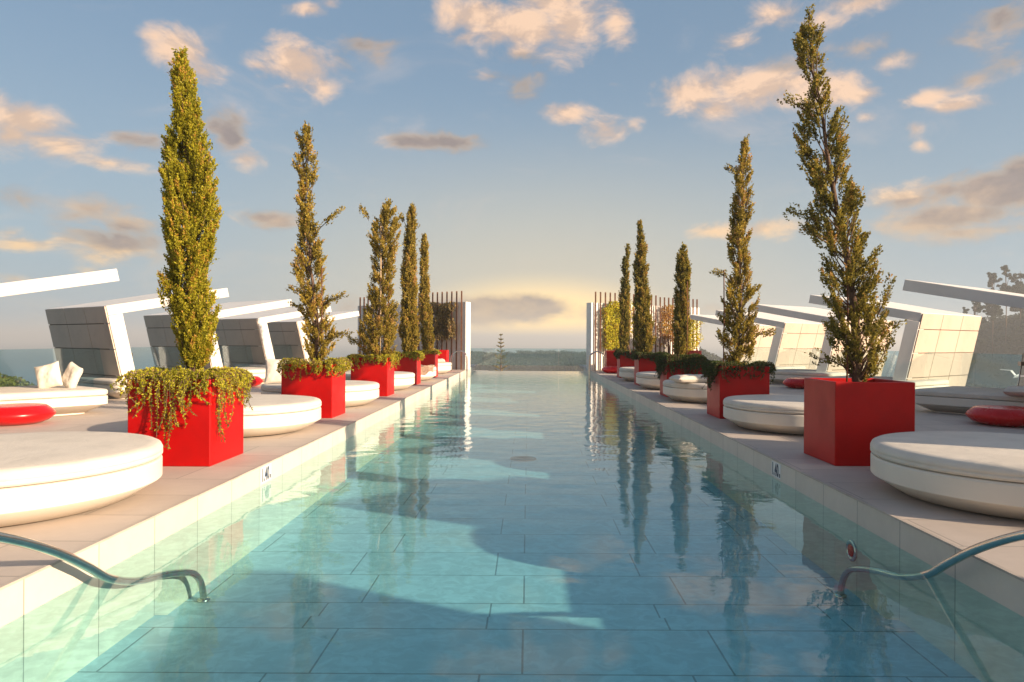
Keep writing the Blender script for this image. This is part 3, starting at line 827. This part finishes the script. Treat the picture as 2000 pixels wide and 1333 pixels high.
# ------------------------------------------------------------------ cypress trees
def interp(prof, z, k):
    zs = [p[0] for p in prof]; vs = [p[k] for p in prof]
    return np.interp(z, zs, vs)
def cypress(name, label, px_prof, side, yfront, base, dens=1.0, mat='leaf_olive', leaf=.03, compact=True, stake=None, gaps=.15, seed=1, extra=(), trunk_r=.045, spray_len=.11, group='cypress trees in red planters', basex=None):
    """px_prof rows (height row in photo px, left, right) give the outline's real size at the tree's own distance"""
    rg = np.random.RandomState(seed); yc = yfront + PS/2
    rows = []
    for (py, xl, xr) in px_prof:
        hz = CY + .0058*((xl+xr)/2-CX)
        rows.append((1.5-(py-hz)*yc/F, (xl-CX)*yc/F, (xr-CX)*yc/F))
    rows.sort()
    X0 = side*PXC if basex is None else basex
    root = thing(name, label, 'tree', (X0, yc, .95), 0, group)
    zz = [(r_[0]-.95, r_[1]-X0, r_[2]-X0) for r_ in rows]
    ztop = zz[-1][0]; z0 = zz[0][0]
    prof = [(z_, (a+b)/2, (b-a)/2) for z_, a, b in zz]
    # trunk
    mb = MB(); tp = [(base-X0 if base is not None else 0, 0, -.02)]; rr_ = [trunk_r]
    tp[0] = (0.0 if base is None else base, 0, -.02)
    nseg = 14
    for k in range(1, nseg+1):
        z_ = ztop*.97*k/nseg; cx_ = float(interp(prof, max(z_, z0), 1)); f_ = min(1, k/3)
        tp.append((tp[0][0]*(1-f_)+cx_*f_+rg.normal()*.012, rg.normal()*.012, z_)); rr_.append(trunk_r*(1-.93*k/nseg))
    mb.tube(tp, rr_, 8)
    TP = np.array(tp)
    def spine(z_): return np.stack([np.interp(z_, TP[:,2], TP[:,0]), np.interp(z_, TP[:,2], TP[:,1])], -1)
    # branchlets fan up and out from the spine; each carries a plume of leafy shoots
    hgt = ztop-z0
    area = sum((prof[i+1][0]-prof[i][0])*(prof[i+1][2]+prof[i][2])*math.pi for i in range(len(prof)-1))
    nb = int(area/(spray_len*(1.0 if compact else 1.25))**2*dens*.68)
    zc = np.linspace(z0, ztop, 400); wv = np.interp(zc, [p[0] for p in prof], [p[2] for p in prof])+.05
    cdf = np.cumsum(wv); cdf /= cdf[-1]
    bz = np.interp((np.arange(nb)+rg.uniform(size=nb))/nb, cdf, zc)
    bt = (np.arange(nb)*2.39996 + rg.normal(size=nb)*.35) % (2*math.pi)
    lobb = np.array([mnoise.noise((math.cos(a)*1.5+seed, math.sin(a)*1.5, z_*1.7)) for a, z_ in zip(bt, bz)])
    drop = np.array([mnoise.noise((math.cos(a)*2.2+seed*2, math.sin(a)*2.2, z_*2.6+5)) for a, z_ in zip(bt, bz)])
    kp = drop > (-.48+gaps*.9 if compact else -.36+gaps*.9)
    bz, bt, lobb = bz[kp], bt[kp], lobb[kp]; nb = len(bz)
    bw = np.maximum(interp(prof, bz, 2)-spray_len*(.30 if compact else .22), .04); bc = interp(prof, bz, 1)
    reach = bw*np.clip((.86 if compact else .92)+lobb*.6+rg.uniform(-.16, .16, nb)*(1 if compact else 1.5), .3, 1.16 if compact else 1.25)
    steep = (rg.uniform(1.3, 2.4, nb) if compact else rg.uniform(.75, 1.7, nb))
    dep_ = reach*rg.uniform(.55, .95, nb)
    tip = np.stack([bc+np.cos(bt)*reach, np.sin(bt)*reach, bz], -1)
    bas = np.stack([bc+np.cos(bt)*(reach-dep_), np.sin(bt)*(reach-dep_), np.maximum(bz-dep_*steep-.05, z0-.05)], -1)
    bdir = unit(tip-bas); blen = np.linalg.norm(tip-bas, axis=1)
    cen = []; dirs = []; lob = []
    for i in range(nb):
        m_ = int((9 if compact else 10)+blen[i]*(26 if compact else 20)); u = rg.uniform(.25 if compact else .35, 1.0, m_)**.75
        fat = spray_len*(.42 if compact else .40)*np.sin(np.clip(u, .1, .97)*math.pi)**.6
        off = rg.normal(size=(m_, 3))*fat[:,None]*.62
        cen.append(bas[i]+bdir[i]*(u*blen[i])[:,None]+off)
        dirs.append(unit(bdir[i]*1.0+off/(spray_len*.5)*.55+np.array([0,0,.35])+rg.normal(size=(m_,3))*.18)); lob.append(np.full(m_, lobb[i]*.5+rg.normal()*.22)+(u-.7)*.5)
    cen = np.vstack(cen); dirs = np.vstack(dirs); lob = np.concatenate(lob); ns = len(cen); hz_ = cen[:,2]
    sl = spray_len*rg.uniform(.6, 1.35, ns)*np.where(hz_ > ztop-.25, .7, 1)
    extra = list(extra) + [(ztop-.3, float(interp(prof, ztop, 1)), 0, .32, (.05, 0, 1))]
    for (ez, ex, ey, el_, ed) in extra:          # longer side shoots that break the outline
        for q_ in range(int(10+el_*46)):
            u = rg.uniform(); e_ = np.array(ed, float); e_ /= np.linalg.norm(e_)
            c_ = np.array([ex, ey, ez]) + e_*el_*u + rg.normal(size=3)*.035
            cen = np.vstack([cen, c_]); dirs = np.vstack([dirs, unit((e_+np.array([0,0,.5])+rg.normal(size=3)*.35)[None])]); sl = np.append(sl, spray_len*rg.uniform(.6, 1.1)); lob = np.append(lob, 0)
        mb.tube([(ex - ed[0]*.1, ey, ez-.12), (ex+ed[0]*el_*.5/np.linalg.norm(ed), ey+ed[1]*el_*.5/np.linalg.norm(ed), ez+ed[2]*el_*.45/np.linalg.norm(ed)), tuple(np.array([ex,ey,ez])+np.array(ed)/np.linalg.norm(ed)*el_*.95)], [.009, .006, .002], 5)
    # limbs
    for k in range(int(30+hgt*20)):
        i = rg.randint(nb); c_ = bas[i]+(tip[i]-bas[i])*.8; zb = max(0.02, c_[2]-rg.uniform(.25, .7)); s_ = spine(np.array([zb]))[0]
        mid = ((c_[0]+s_[0])/2+(c_[0]-s_[0])*.15, (c_[1]+s_[1])/2, zb+(c_[2]-zb)*.45)
        mb.tube([(s_[0], s_[1], zb), mid, tuple(c_)], [trunk_r*.28*(1.1-zb/ztop)+.002, .006, .002], 5)
    mb.build('trunk', M['bark'], root)
    # leaves on sprays
    per = 11
    n_ = len(cen)
    t_ = np.tile(np.linspace(-.5, .5, per), (n_, 1))
    base_ = cen[:,None,:] + dirs[:,None,:]*(t_*sl[:,None])[:,:,None]
    side_ = unit(rg.normal(size=(n_, per, 3)))
    wfac = (1-(2*t_)**2*.55)
    base_ = base_ + side_*(leaf*.62*wfac)[:,:,None]
    ld = unit(dirs[:,None,:]*1.0 + side_*.85)
    lens = leaf*rg.uniform(.8, 1.4, (n_, per)); 
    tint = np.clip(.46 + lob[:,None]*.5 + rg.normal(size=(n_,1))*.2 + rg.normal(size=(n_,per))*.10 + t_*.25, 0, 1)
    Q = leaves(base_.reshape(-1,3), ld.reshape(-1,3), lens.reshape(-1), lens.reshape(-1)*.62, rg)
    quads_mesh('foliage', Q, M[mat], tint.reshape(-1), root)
    return root
cypress('cypress_tree', 'dense golden green cypress in the nearest left planter, thickest of the row',
  [(100,342,362),(125,334,372),(165,330,385),(200,332,396),(235,322,402),(280,316,404),(330,312,424),(380,316,424),(430,320,424),(480,322,420),(530,320,414),(580,318,420),(610,330,424),(650,342,422),(685,352,414),(712,358,402)],
  -1, 8.2, None, 1.5, 'leaf_gold', .024, True, gaps=.32, seed=11, spray_len=.085, trunk_r=.05,
  extra=[(2.52, .22, -.1, .34, (.25, 0, 1)), (1.9, .25, -.05, .3, (.2, 0, 1))])
cypress('cypress_tree', 'spindly cypress in the second left planter with a bent side branch',
  [(243,592,604),(262,574,612),(300,574,618),(330,576,620),(360,578,606),(400,578,614),(440,574,624),(480,576,630),(520,574,636),(560,582,638),(600,588,644),(640,590,650),(670,594,650),(700,604,636),(715,610,628)],
  -1, 13.3, None, 1.15, 'leaf_olive', .036, False, gaps=.16, seed=21, spray_len=.13, trunk_r=.045,
  extra=[(2.85, .18, 0, .42, (1, 0, .8)), (1.45, -.2, 0, .34, (-1, 0, .35)), (1.32, .25, 0, .35, (1, 0, .35)), (.62, .3, 0, .38, (1, 0, .12)), (1.15, -.22, 0, .25, (-1, 0, .4))])
cypress('cypress_tree', 'broad open cypress in the third left planter with a pale bare stake line',
  [(393,748,764),(415,738,778),(440,722,780),(470,722,778),(500,722,770),(530,720,768),(560,718,770),(590,712,774),(620,708,776),(650,706,776),(680,708,772),(698,724,762)],
  -1, 18.5, None, 1.15, 'leaf_olive', .042, False, gaps=.14, seed=31, spray_len=.15, trunk_r=.04,
  extra=[(1.0, .3, 0, .4, (1, 0, .4)), (3.9, -.2, 0, .3, (-.6, 0, 1)), (3.7, .25, 0, .35, (.8, 0, 1)), (.45, -.35, 0, .35, (-1, 0, .5))])
cypress('cypress_tree', 'slim full cypress in the fourth left planter',
  [(400,800,808),(420,792,812),(450,788,814),(480,786,814),(520,782,814),(560,782,816),(600,780,818),(640,778,820),(670,780,820),(690,788,812)],
  -1, 23.3, None, 1.25, 'leaf_olive', .045, True, gaps=.2, seed=41, spray_len=.15, trunk_r=.04,
  extra=[(4.3, .1, 0, .35, (1, 0, .5)), (4.6, -.05, 0, .2, (-.5, 0, 1))])
cypress('cypress_tree', 'smallest slim cypress in the fifth left planter beside the brown climber',
  [(459,824,832),(480,820,836),(510,818,836),(540,818,838),(580,818,840),(620,819,845),(660,820,850),(690,828,844)],
  -1, 27.9, None, 1.3, 'leaf_olive', .05, True, gaps=.2, seed=51, spray_len=.16, trunk_r=.04)
cypress('cypress_tree', 'very tall cypress leaning left in the nearest right planter',
  [(14,1570,1582),(35,1554,1598),(70,1545,1612),(100,1552,1610),(140,1562,1606),(180,1566,1618),(215,1562,1644),(250,1558,1650),(290,1568,1662),(330,1572,1668),(370,1580,1676),(410,1570,1686),(450,1592,1698),(490,1600,1704),(530,1604,1708),(570,1612,1716),(610,1618,1722),(650,1616,1724),(690,1640,1722),(720,1655,1712),(738,1668,1694)],
  1, 8.48, None, 1.25, 'leaf_dark', .030, False, gaps=.22, seed=61, spray_len=.115, trunk_r=.062,
  extra=[(3.55, -.65, 0, .34, (-1, 0, .35)), (2.15, -.5, 0, .38, (-1, 0, .2)), (1.9, -.42, 0, .32, (-1, 0, .3)), (.32, -.18, 0, .4, (-1, 0, .1)), (3.15, -.3, 0, .3, (.5, 0, 1)), (1.0, .3, 0, .42, (.45, 0, 1)), (.3, .28, 0, .35, (.5, 0, 1)), (2.75, -.5, 0, .26, (-1, 0, .35)), (.72, .28, 0, .3, (1, 0, .3)), (2.95, -.55, 0, .2, (-1, 0, .1))])
cypress('cypress_tree', 'narrow sparse cypress with a bare tip in the second right planter',
  [(272,1448,1454),(300,1440,1462),(330,1436,1466),(360,1430,1470),(400,1424,1468),(440,1422,1462),(480,1420,1462),(520,1424,1466),(560,1416,1476),(600,1406,1482),(640,1400,1486),(670,1406,1480),(700,1418,1464),(715,1430,1452)],
  1, 13.6, None, 1.15, 'leaf_olive', .036, False, gaps=.12, seed=71, spray_len=.13, trunk_r=.045,
  extra=[(1.9, -.25, 0, .25, (-1, 0, .2)), (.72, .3, 0, .45, (1, 0, .05)), (1.5, .2, 0, .3, (1, 0, .5)), (4.0, -.1, 0, .15, (-1, 0, .4))])
cypress('cypress_tree', 'dense green cypress with a twin top in the third right planter',
  [(479,1330,1336),(500,1318,1346),(530,1316,1350),(570,1314,1350),(610,1312,1350),(650,1310,1350),(680,1314,1346),(695,1320,1342)],
  1, 18.8, None, 1.35, 'leaf_dark', .036, True, gaps=.3, seed=81, spray_len=.12, trunk_r=.045)
cypress('cypress_tree', 'tall dense pointed cypress in the fourth right planter',
  [(432,1247,1251),(455,1243,1256),(480,1240,1262),(520,1236,1266),(560,1234,1270),(600,1236,1274),(640,1236,1278),(670,1238,1280),(690,1246,1272)],
  1, 23.6, None, 1.3, 'leaf_dark', .045, True, gaps=.22, seed=91, spray_len=.15, trunk_r=.045)
cypress('cypress_tree', 'slim pointed cypress in the fifth right planter beside the yellow climber',
  [(480,1224,1227),(505,1215,1229),(550,1211,1230),(600,1208,1230),(640,1208,1230),(670,1206,1228),(690,1210,1226)],
  1, 28.4, None, 1.3, 'leaf_dark', .05, True, gaps=.2, seed=101, spray_len=.16, trunk_r=.04)
for (x, y, z1, r_, mt, lb) in ((4.05, 8.9, 1.42, .011, 'rust', 'thin rusty stake beside the trunk of the tall leaning cypress'),
                           (-4.05, 13.7, 2.0, .012, 'rust', 'thin rusty stake in front of the spindly left cypress'),
                           (-3.98, 18.8, 3.7, .018, 'stake', 'pale bamboo stake up the middle of the broad left cypress'),
                           (4.3, 19.0, 2.2, .012, 'rust', 'thin rusty stake against the twin topped right cypress'),
                           (3.9, 14.0, 2.0, .011, 'rust', 'thin rusty stake beside the sparse right cypress')):
    mb = MB(); mb.tube([(0,0,0), (.01,0,z1*.5), (0,0,z1)], r_, 6)
    q = mb.build('support_stake', M[mt]); q.location = (x, y, .93); tag(q, lb, 'stake')

# ------------------------------------------------------------------ trailing plants in the planters
def trailing(label, X0, Y0, mat, n, hang, spread=.0, seed=1, mound=.14, front=1.0, poolside=1.0, leaf=.028, side=1):
    rg = np.random.RandomState(seed); root = thing('trailing_plant', label, 'plant', (X0, Y0, PH-.06), 0, 'trailing plants in the planters')
    mb = MB(); B = []; D = []; T = []; h = PS/2
    for k in range(n):
        e = rg.uniform()
        # choose a rim side: front (-Y) mostly, then pool side, outer side
        r_ = rg.uniform()*(front+poolside+.8)
        s_ = rg.uniform(-h, h)
        if r_ < front: out_ = np.array([s_*.3, -1.0]); rim = np.array([s_, -h])
        elif r_ < front+poolside: out_ = np.array([-side*1.0, s_*.3]); rim = np.array([-side*h, s_])
        elif r_ < front+poolside+.45: out_ = np.array([side*1.0, s_*.3]); rim = np.array([side*h, s_])
        else: out_ = np.array([s_*.3, 1.0]); rim = np.array([s_, h])
        out_ /= np.linalg.norm(out_); st = rim*rg.uniform(.25, .8)
        hl = hang*rg.uniform(.05, 1.0)**1.6*(.55+.9*max(0, mnoise.noise((rim[0]*5+seed, rim[1]*5, 0))+.35)); mh = mound*rg.uniform(.3, 1.1)
        p = [np.array([st[0], st[1], 0.0]), np.array([(st[0]+rim[0])/2, (st[1]+rim[1])/2, mh]),
             np.array([*(rim+out_*.03), .07+mh*.5]), np.array([*(rim+out_*(.07+rg.uniform(0,.06))), .04]),
             np.array([*(rim+out_*(.06+rg.uniform(0,.05))+rg.normal(size=2)*.03), .02-hl*.5]), np.array([*(rim+out_*(.05+rg.uniform(0,.05))+rg.normal(size=2)*.05), .02-hl])]
        cr = catmull(p, 5); mb.tube(cr, [.0035]*len(cr), 4, caps=False)
        cr = np.array([tuple(c) for c in cr]); tg = np.gradient(cr, axis=0)
        L = np.linalg.norm(np.diff(cr, axis=0), axis=1).sum(); m_ = int(L/.0075)
        u = rg.uniform(.05, 1, m_)*(len(cr)-1.001); i0 = u.astype(int); fr_ = (u-i0)[:,None]
        c_ = cr[i0]*(1-fr_)+cr[i0+1]*fr_; dd = unit(tg[i0]); sd_ = unit(rg.normal(size=(m_,3)))
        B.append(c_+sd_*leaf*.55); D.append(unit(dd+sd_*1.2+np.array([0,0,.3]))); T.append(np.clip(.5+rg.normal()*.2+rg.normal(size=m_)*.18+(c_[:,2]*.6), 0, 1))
    mb.build('stems', M['bark'], root)
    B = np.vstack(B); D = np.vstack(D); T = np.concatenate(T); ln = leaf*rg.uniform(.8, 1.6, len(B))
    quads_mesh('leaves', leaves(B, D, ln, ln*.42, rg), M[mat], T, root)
tl = [('lush yellow green trailing plant spilling down the nearest left planter', 0, 'leaf_rosemary', 175, .56, .15),
      ('yellow green trailing plant along the rim of the second left planter', 1, 'leaf_rosemary', 90, .26, .14),
      ('yellow green trailing plant along the rim of the third left planter', 2, 'leaf_rosemary', 90, .22, .11),
      ('yellow green trailing plant along the rim of the fourth left planter', 3, 'leaf_rosemary', 110, .18, .12),
      ('short green fringe of plants on the rim of the fifth left planter', 4, 'leaf_rosemary', 60, .06, .10)]
for lb, i, mt, n_, hg, mo in tl:
    trailing(lb, -PXC, LP[i]+PS/2, mt, n_, hg, seed=200+i, mound=mo, side=-1, poolside=.8, leaf=.028+.004*i)
tr_ = [('thin low greenery around the trunk inside the nearest right planter', 0, 'leaf_trail_dark', 26, -.1, .02),
      ('dark trailing plant hanging over the pool side of the second right planter', 1, 'leaf_trail_dark', 150, .38, .12),
      ('dark trailing plant covering the whole rim of the third right planter', 2, 'leaf_trail_dark', 330, .5, .16),
      ('dark trailing plant along the rim of the fourth right planter', 3, 'leaf_trail_dark', 130, .16, .14),
      ('dark trailing plant along the rim of the fifth right planter', 4, 'leaf_trail_dark', 130, .28, .16)]
for lb, i, mt, n_, hg, mo in tr_[1:]:
    trailing(lb, PXC, RP[i]+PS/2, mt, n_, hg, seed=220+i, mound=mo, side=1, front=(.35 if i == 1 else 1.2), poolside=1.4, leaf=.028+.004*i)

# ------------------------------------------------------------------ climbers on the poles
def climber(label, side, s0, s1, z0, z1, mat, n, seed, leaf=.10, sway=.25, hole=0.0, stemx=None):
    rg = np.random.RandomState(seed)
    U = np.array([3.0*side, 2.2, 0])/3.72; N = np.array([.59*side, -.81, 0])
    o0 = np.array([side*3.19, 35.6, 0])
    root = thing('climber', label, 'plant', tuple(o0+U*(s0+s1)/2), 0, 'climbing plants on the end walls')
    mid = (s0+s1)/2
    s_ = rg.uniform(s0, s1, n); z_ = rg.uniform(z0, z1, n)
    nz = np.array([mnoise.noise((a*1.6+seed, b*1.6, 0)) for a, b in zip(s_, z_)])
    edge = np.minimum(np.minimum(s_-s0, s1-s_)/(s1-s0)*2.5, np.minimum(z1-z_, z_-z0)/(z1-z0)*3)
    keep = nz+edge*1.2+rg.uniform(-.1,.1,n) > .05+hole
    s_, z_ = s_[keep], z_[keep]; n = len(s_)
    c = U[None]*(s_-mid)[:,None] + N[None]*(.32+rg.uniform(-.16, .26, n)[:,None]*(1+nz[keep][:,None])) + np.array([0,0,1])[None]*z_[:,None]
    d_ = unit(rg.normal(size=(n,3))+np.array([0,-.3,-.5])); ln = leaf*rg.uniform(.6, 1.3, n)
    quads_mesh('leaves', leaves(c, d_, ln, ln*.7, rg), M[mat], np.clip(.5+nz[keep]*.5+rg.normal(size=n)*.22, 0, 1), root)
    mb = MB()
    for k in range(9):
        a = rg.uniform(s0, s1)-mid; b = a+rg.normal()*.3; st = 0 if stemx is None else stemx
        mb.tube(catmull([tuple(U*st+N*.35+np.array([0,0,.3])), tuple(U*(st+a)/2+N*.36+np.array([0,0,z0*.7])), tuple(U*a+N*.36+np.array([0,0,(z0+z1)/2])), tuple(U*b+N*.36+np.array([0,0,z1*.95]))], 5), .014, 5)
    mb.build('stems', M['bark'], root)
climber('bright yellow climber covering the poles at the right pool end', 1, .55, 1.95, .9, 3.55, 'leaf_yellow', 5200, 5, .10)
climber('small green climber spilling over the poles beside the slim right cypress', 1, 1.95, 2.5, 1.6, 3.6, 'leaf_yellow', 500, 6, .085)
climber('orange climber on the poles between the right cypresses', 1, 4.6, 6.0, 1.2, 3.5, 'leaf_orange', 2800, 7, .085, hole=.08)
climber('yellow orange climber at the outer end of the right wall', 1, 6.4, 8.0, .9, 3.0, 'leaf_yellow', 2800, 8, .09, hole=.1)
climber('orange tinted climber behind the tall pointed right cypress', 1, 2.6, 3.3, 1.8, 3.4, 'leaf_orange', 420, 12, .08, hole=.05)
climber('brown leaved climber draped over the poles at the left pool end', -1, .45, 2.2, 1.5, 3.45, 'leaf_brown', 4200, 9, .10, hole=.12, stemx=.9)

# ------------------------------------------------------------------ distance: hill, trees, buildings, boat, gull
def terrain(name, x0, x1, y0, y1, fn, mat, n=60):
    mb = MB(); vs = []; fs = []
    for i in range(n+1):
        for j in range(n+1):
            x = x0+(x1-x0)*i/n; y = y0+(y1-y0)*j/n; vs.append((x, y, fn(x, y)))
    for i in range(n):
        for j in range(n):
            a = i*(n+1)+j; fs.append((a, a+n+1, a+n+2, a+1))
    mb.add(vs, fs, 0, True); return struct(mb.build(name, mat))
def hillf(x, y):
    dd = ((x+92)/46)**2+((y-104)/50)**2
    return -32.5 + 27.6*math.exp(-dd*1.1) + 1.2*mnoise.noise((x*.06, y*.06, 0))
terrain('hillside', -190, -20, 20, 190, hillf, M['ground'], 70)
def scrub(name, label, cat, fn, x0, x1, y0, y1, n, size, mat, seed, zmin=-31):
    rg = np.random.RandomState(seed); cs = []; sz = []
    while len(cs) < n:
        x = rg.uniform(x0, x1); y = rg.uniform(y0, y1); z = fn(x, y)
        if z > zmin: cs.append((x, y, z)); sz.append(size*rg.uniform(.6, 1.4))
    Bq = []; Tq = []
    for (c_, s_) in zip(cs, sz):
        m_ = 70; v = unit(rg.normal(size=(m_,3))); v[:,2] = abs(v[:,2]); rr_ = s_*rg.uniform(.7, 1, (m_,1))
        p = np.array(c_)+v*rr_*np.array([1,1,.75]); ln = s_*rg.uniform(.16, .3, m_)
        Bq.append(leaves(p, unit(rg.normal(size=(m_,3))), ln, ln*.8, rg)); Tq.append(np.clip(.5+rg.normal()*.25+rg.normal(size=m_)*.15, 0, 1))
    o_ = quads_mesh(name, np.vstack(Bq), M[mat], np.concatenate(Tq)); tag(o_, label, cat, None, 'stuff'); return o_
scrub('hill_scrub', 'sunlit green scrub covering the hill beyond the left terrace', 'scrub', hillf, -150, -55, 60, 125, 900, 2.2, 'leaf_hill', 4, -14)
def headf(x, y):
    return -33 + 32*math.exp(-(((x-85)/62)**2+((y-470)/70)**2)) + 3*mnoise.noise((x*.03, y*.03, 1))
terrain('headland', -60, 260, 340, 620, headf, M['far_ground'], 60)
scrub('headland_wood', 'hazy dark woodland on the headland beyond the right pool end', 'woodland', headf, 15, 200, 380, 560, 900, 5.0, 'leaf_far', 5, -24)
def shoref(x, y): return -33 + 21.5*math.exp(-(((x+8)/150)**4+((y-600)/110)**2)) + 2*mnoise.noise((x*.02, y*.02, 4))
terrain('shore', -330, 310, 400, 800, shoref, M['far_ground'], 50)
scrub('shore_wood', 'dark trees massed along the shore seen through the far glass', 'woodland', shoref, -140, 125, 500, 640, 1000, 4.6, 'leaf_far', 6, -24)

def far_house(label, x, y, z, wx, wy, hh, mat):
    t_ = thing('distant_house', label, 'house', (x, y, z), R(12), 'distant houses below the terrace')
    mb = MB(); mb.box(-wx/2, wx/2, -wy/2, wy/2, 0, hh); mb.build('wall', mat, t_)
    mb = MB(); mb.box(-wx/2-.4, wx/2+.4, -wy/2-.4, wy/2+.4, hh+.002, hh+.5); mb.build('roof', M['concrete'], t_)
    for i in range(3):
        for j in range(int(hh//3)):
            mb = MB(); x_ = -wx/2+wx*(i+.5)/3; z_ = 1+3*j
            mb.box(x_-.8, x_+.8, -wy/2-.05, -wy/2-.01, z_, z_+1.4); mb.build('window', M['black'], t_)
far_house('pale distant house seen through the glass at the left end of the pool', -18, 252, -22, 7, 8, 12, M['white'])
far_house('low pale distant house among the shore trees', 14, 262, -23, 12, 8, 6, M['white_clad'])

# star shaped young pine beyond the far glass
rg = np.random.RandomState(77)
root = thing('norfolk_pine', 'lone small tiered pine rising beyond the far glass balustrade', 'tree', (-5.9, 150, -22.3))
mb = MB(); mb.tube([(0,0,0),(0.1,0,14),(0,0,25.1)], [.35,.2,.04], 8); B = []; D = []
for k in range(15):
    z_ = 12+k*.92+rg.normal()*.12; r_ = (26.0-z_)*.20+.12; n_ = 5
    for q in range(n_):
        a = 2*math.pi*q/n_+k*.5+rg.normal()*.1; r2 = r_*rg.uniform(.6, 1.15); e = np.array([math.cos(a)*r2, math.sin(a)*r2, r2*.5])
        mb.tube([(0,0,z_), tuple(e*.6+np.array([0,0,z_-.08])), tuple(e+np.array([0,0,z_]))], [.06,.04,.02], 4)
        u = rg.uniform(.2, 1, 46)[:,None]; B.append(e*u+np.array([0,0,z_])+rg.normal(size=(46,3))*.05); D.append(unit(e)[None]*np.ones((46,1))+rg.normal(size=(46,3))*.5)
mb.build('trunk', M['bark'], root); B = np.vstack(B); D = np.vstack(D)
quads_mesh('foliage', leaves(B, D, .26, .10, rg), M['leaf_dark'], rg.uniform(0, 1, len(B)), root)

# tall trees at the right edge
def pine(label, x, y, zb, ht, blobs, seed, mat='leaf_far'):
    rg = np.random.RandomState(seed); root = thing('pine_tree', label, 'tree', (x, y, zb), 0, 'tall trees beyond the right terrace')
    mb = MB(); mb.tube([(0,0,0),(.3,0,ht*.5),(0,0,ht*.97)], [.28,.2,.06], 8); B = []; D = []; T = []
    for (bx, by, bz, br) in blobs:
        mb.tube([(0,0,min(bz*.8, ht*.9)), (bx*.5, by*.5, bz*.93), (bx, by, bz)], [.16,.1,.04], 5)
        m_ = int(330*br*br)+120
        for q in range(int(5+br*3)):
            cc = np.array([bx, by, bz])+rg.normal(size=3)*br*.5; v = unit(rg.normal(size=(m_//5,3)))*rg.uniform(.4, 1, (m_//5,1))*br*.5
            B.append(cc+v*np.array([1,1,.7])); D.append(rg.normal(size=(m_//5,3))); T.append(np.clip(.4+rg.normal()*.2+rg.normal(size=m_//5)*.15, 0, 1))
    mb.build('trunk', M['bark'], root); B = np.vstack(B); D = np.vstack(D)
    quads_mesh('foliage', leaves(B, D, .62, .40, rg), M[mat], np.concatenate(T), root)
def blobs(n, w_, z0, z1, seed, r0=1.0, r1=1.8, top=.6):
    rg = np.random.RandomState(seed); out_ = []
    for k in range(n):
        u = rg.uniform(); z_ = z0+(z1-z0)*u; ww = w_*(1-abs(u-.45)*1.1)
        out_.append((rg.normal()*ww*.5, rg.normal()*ww*.5, z_, rg.uniform(r0, r1)*(1-.4*u)))
    return out_
def rightf(x, y):
    u = min(1, max(0, (x-186)/62)); v = math.exp(-((y-345)/70)**4)
    return -33.2 + 47*u*u*(3-2*u)*v + 2.5*mnoise.noise((x*.04, y*.04, 7))*u
terrain('right_hill', 150, 420, 240, 450, rightf, M['far_ground'], 60)
scrub('right_hill_wood', 'hazy woodland covering the hill at the right photo edge', 'woodland', rightf, 190, 330, 285, 400, 1100, 3.4, 'leaf_far', 15, -26)
for lb, px_, yy, ztop, w_, seed in (
    ('tall dark tree crowning the hill at the right photo edge', 1992, 335, 37.0, 8, 31),
    ('thin dark tree with a rounded top standing apart on the right hill', 1938, 330, 35.5, 2.6, 32),
    ('dark slim tree touching the tall one on the right hill', 1964, 332, 38.6, 3.4, 33),
    ('low spreading tree below the cabin beam on the right hill', 1902, 328, 23.0, 8, 34),
    ('broad tree half cut off by the right photo edge', 2010, 338, 33.0, 9, 35)):
    x_ = (px_-CX)/F*yy; zb = rightf(x_, yy)-.5
    pine(lb, x_, yy, zb, ztop-zb, blobs(20 if w_ > 5 else 9, w_, (ztop-zb)*(.35 if w_ > 5 else .55), ztop-zb-1, seed, 1.6, 2.8), seed)

# boat and gull
t_ = thing('sailing_boat', 'tiny white sailing boat on the sea at the right', 'boat', (900*.6477, 900, -32))
mb = MB(); mb.hexa([(-3,-1,0),(3,-1,0),(3,1,0),(-3,1,0)], [(-4,-1.4,1.6),(4.6,-1.4,1.6),(4.6,1.4,1.6),(-4,1.4,1.6)]); mb.build('hull', M['white'], t_)
mb = MB(); mb.tube([(0,0,1.6),(0,0,13)], .1, 6); mb.build('mast', M['steel'], t_)
mb = MB(); mb.add([(-3.4,0,2.4),(-.1,0.3,2.4),(-.1,0,12.6),(-3.4,.05,2.4),(-.1,.35,2.4),(-.1,.05,12.6)], [(0,1,2),(5,4,3),(0,2,5,3),(0,3,4,1)]); mb.build('sail', M['white'], t_)
mb = MB()
mb.tube([(-.2,0,0),(-.1,0,.02),(0,0,.03),(.12,0,.03),(.2,0,.05),(.25,0,.045)], [.012,.04,.055,.05,.035,.01], 8)
for s_ in (-1, 1):
    mb.add([(-.06,0,.04),(.08,0,.04),(.1,s_*.25,.17),(0,s_*.27,.16),(-.02,s_*.62,.05),(-.06,s_*.6,.045)], [(0,1,2,3),(3,2,4,5)])
gu = mb.build('gull', M['white']); gu.location = (960*.0203, 28, .15); gu.rotation_euler = (R(25), R(-10), R(30)); tag(gu, 'white gull flying low over the sea at the right edge', 'bird')
sm = gu.modifiers.new('thick', 'SOLIDIFY'); sm.thickness = .012

# ------------------------------------------------------------------ sea haze
HAZE = 0.0007
mb = MB(); mb.box(-9000, 9000, -2000, 12000, -33.9, 41.0)
hz = mb.build('haze', M['black'])
m, t, o = new_mat('sea_haze')
pv = t.new('ShaderNodeVolumePrincipled'); pv.inputs['Color'].default_value = rgb(.93, .94, .95); pv.inputs['Density'].default_value = HAZE; pv.inputs['Anisotropy'].default_value = .2
t.l.new(pv.outputs[0], o.inputs['Volume']); hz.data.materials.clear(); hz.data.materials.append(m)
tag(hz, 'pale sea haze softening the horizon', 'haze', None, 'stuff')
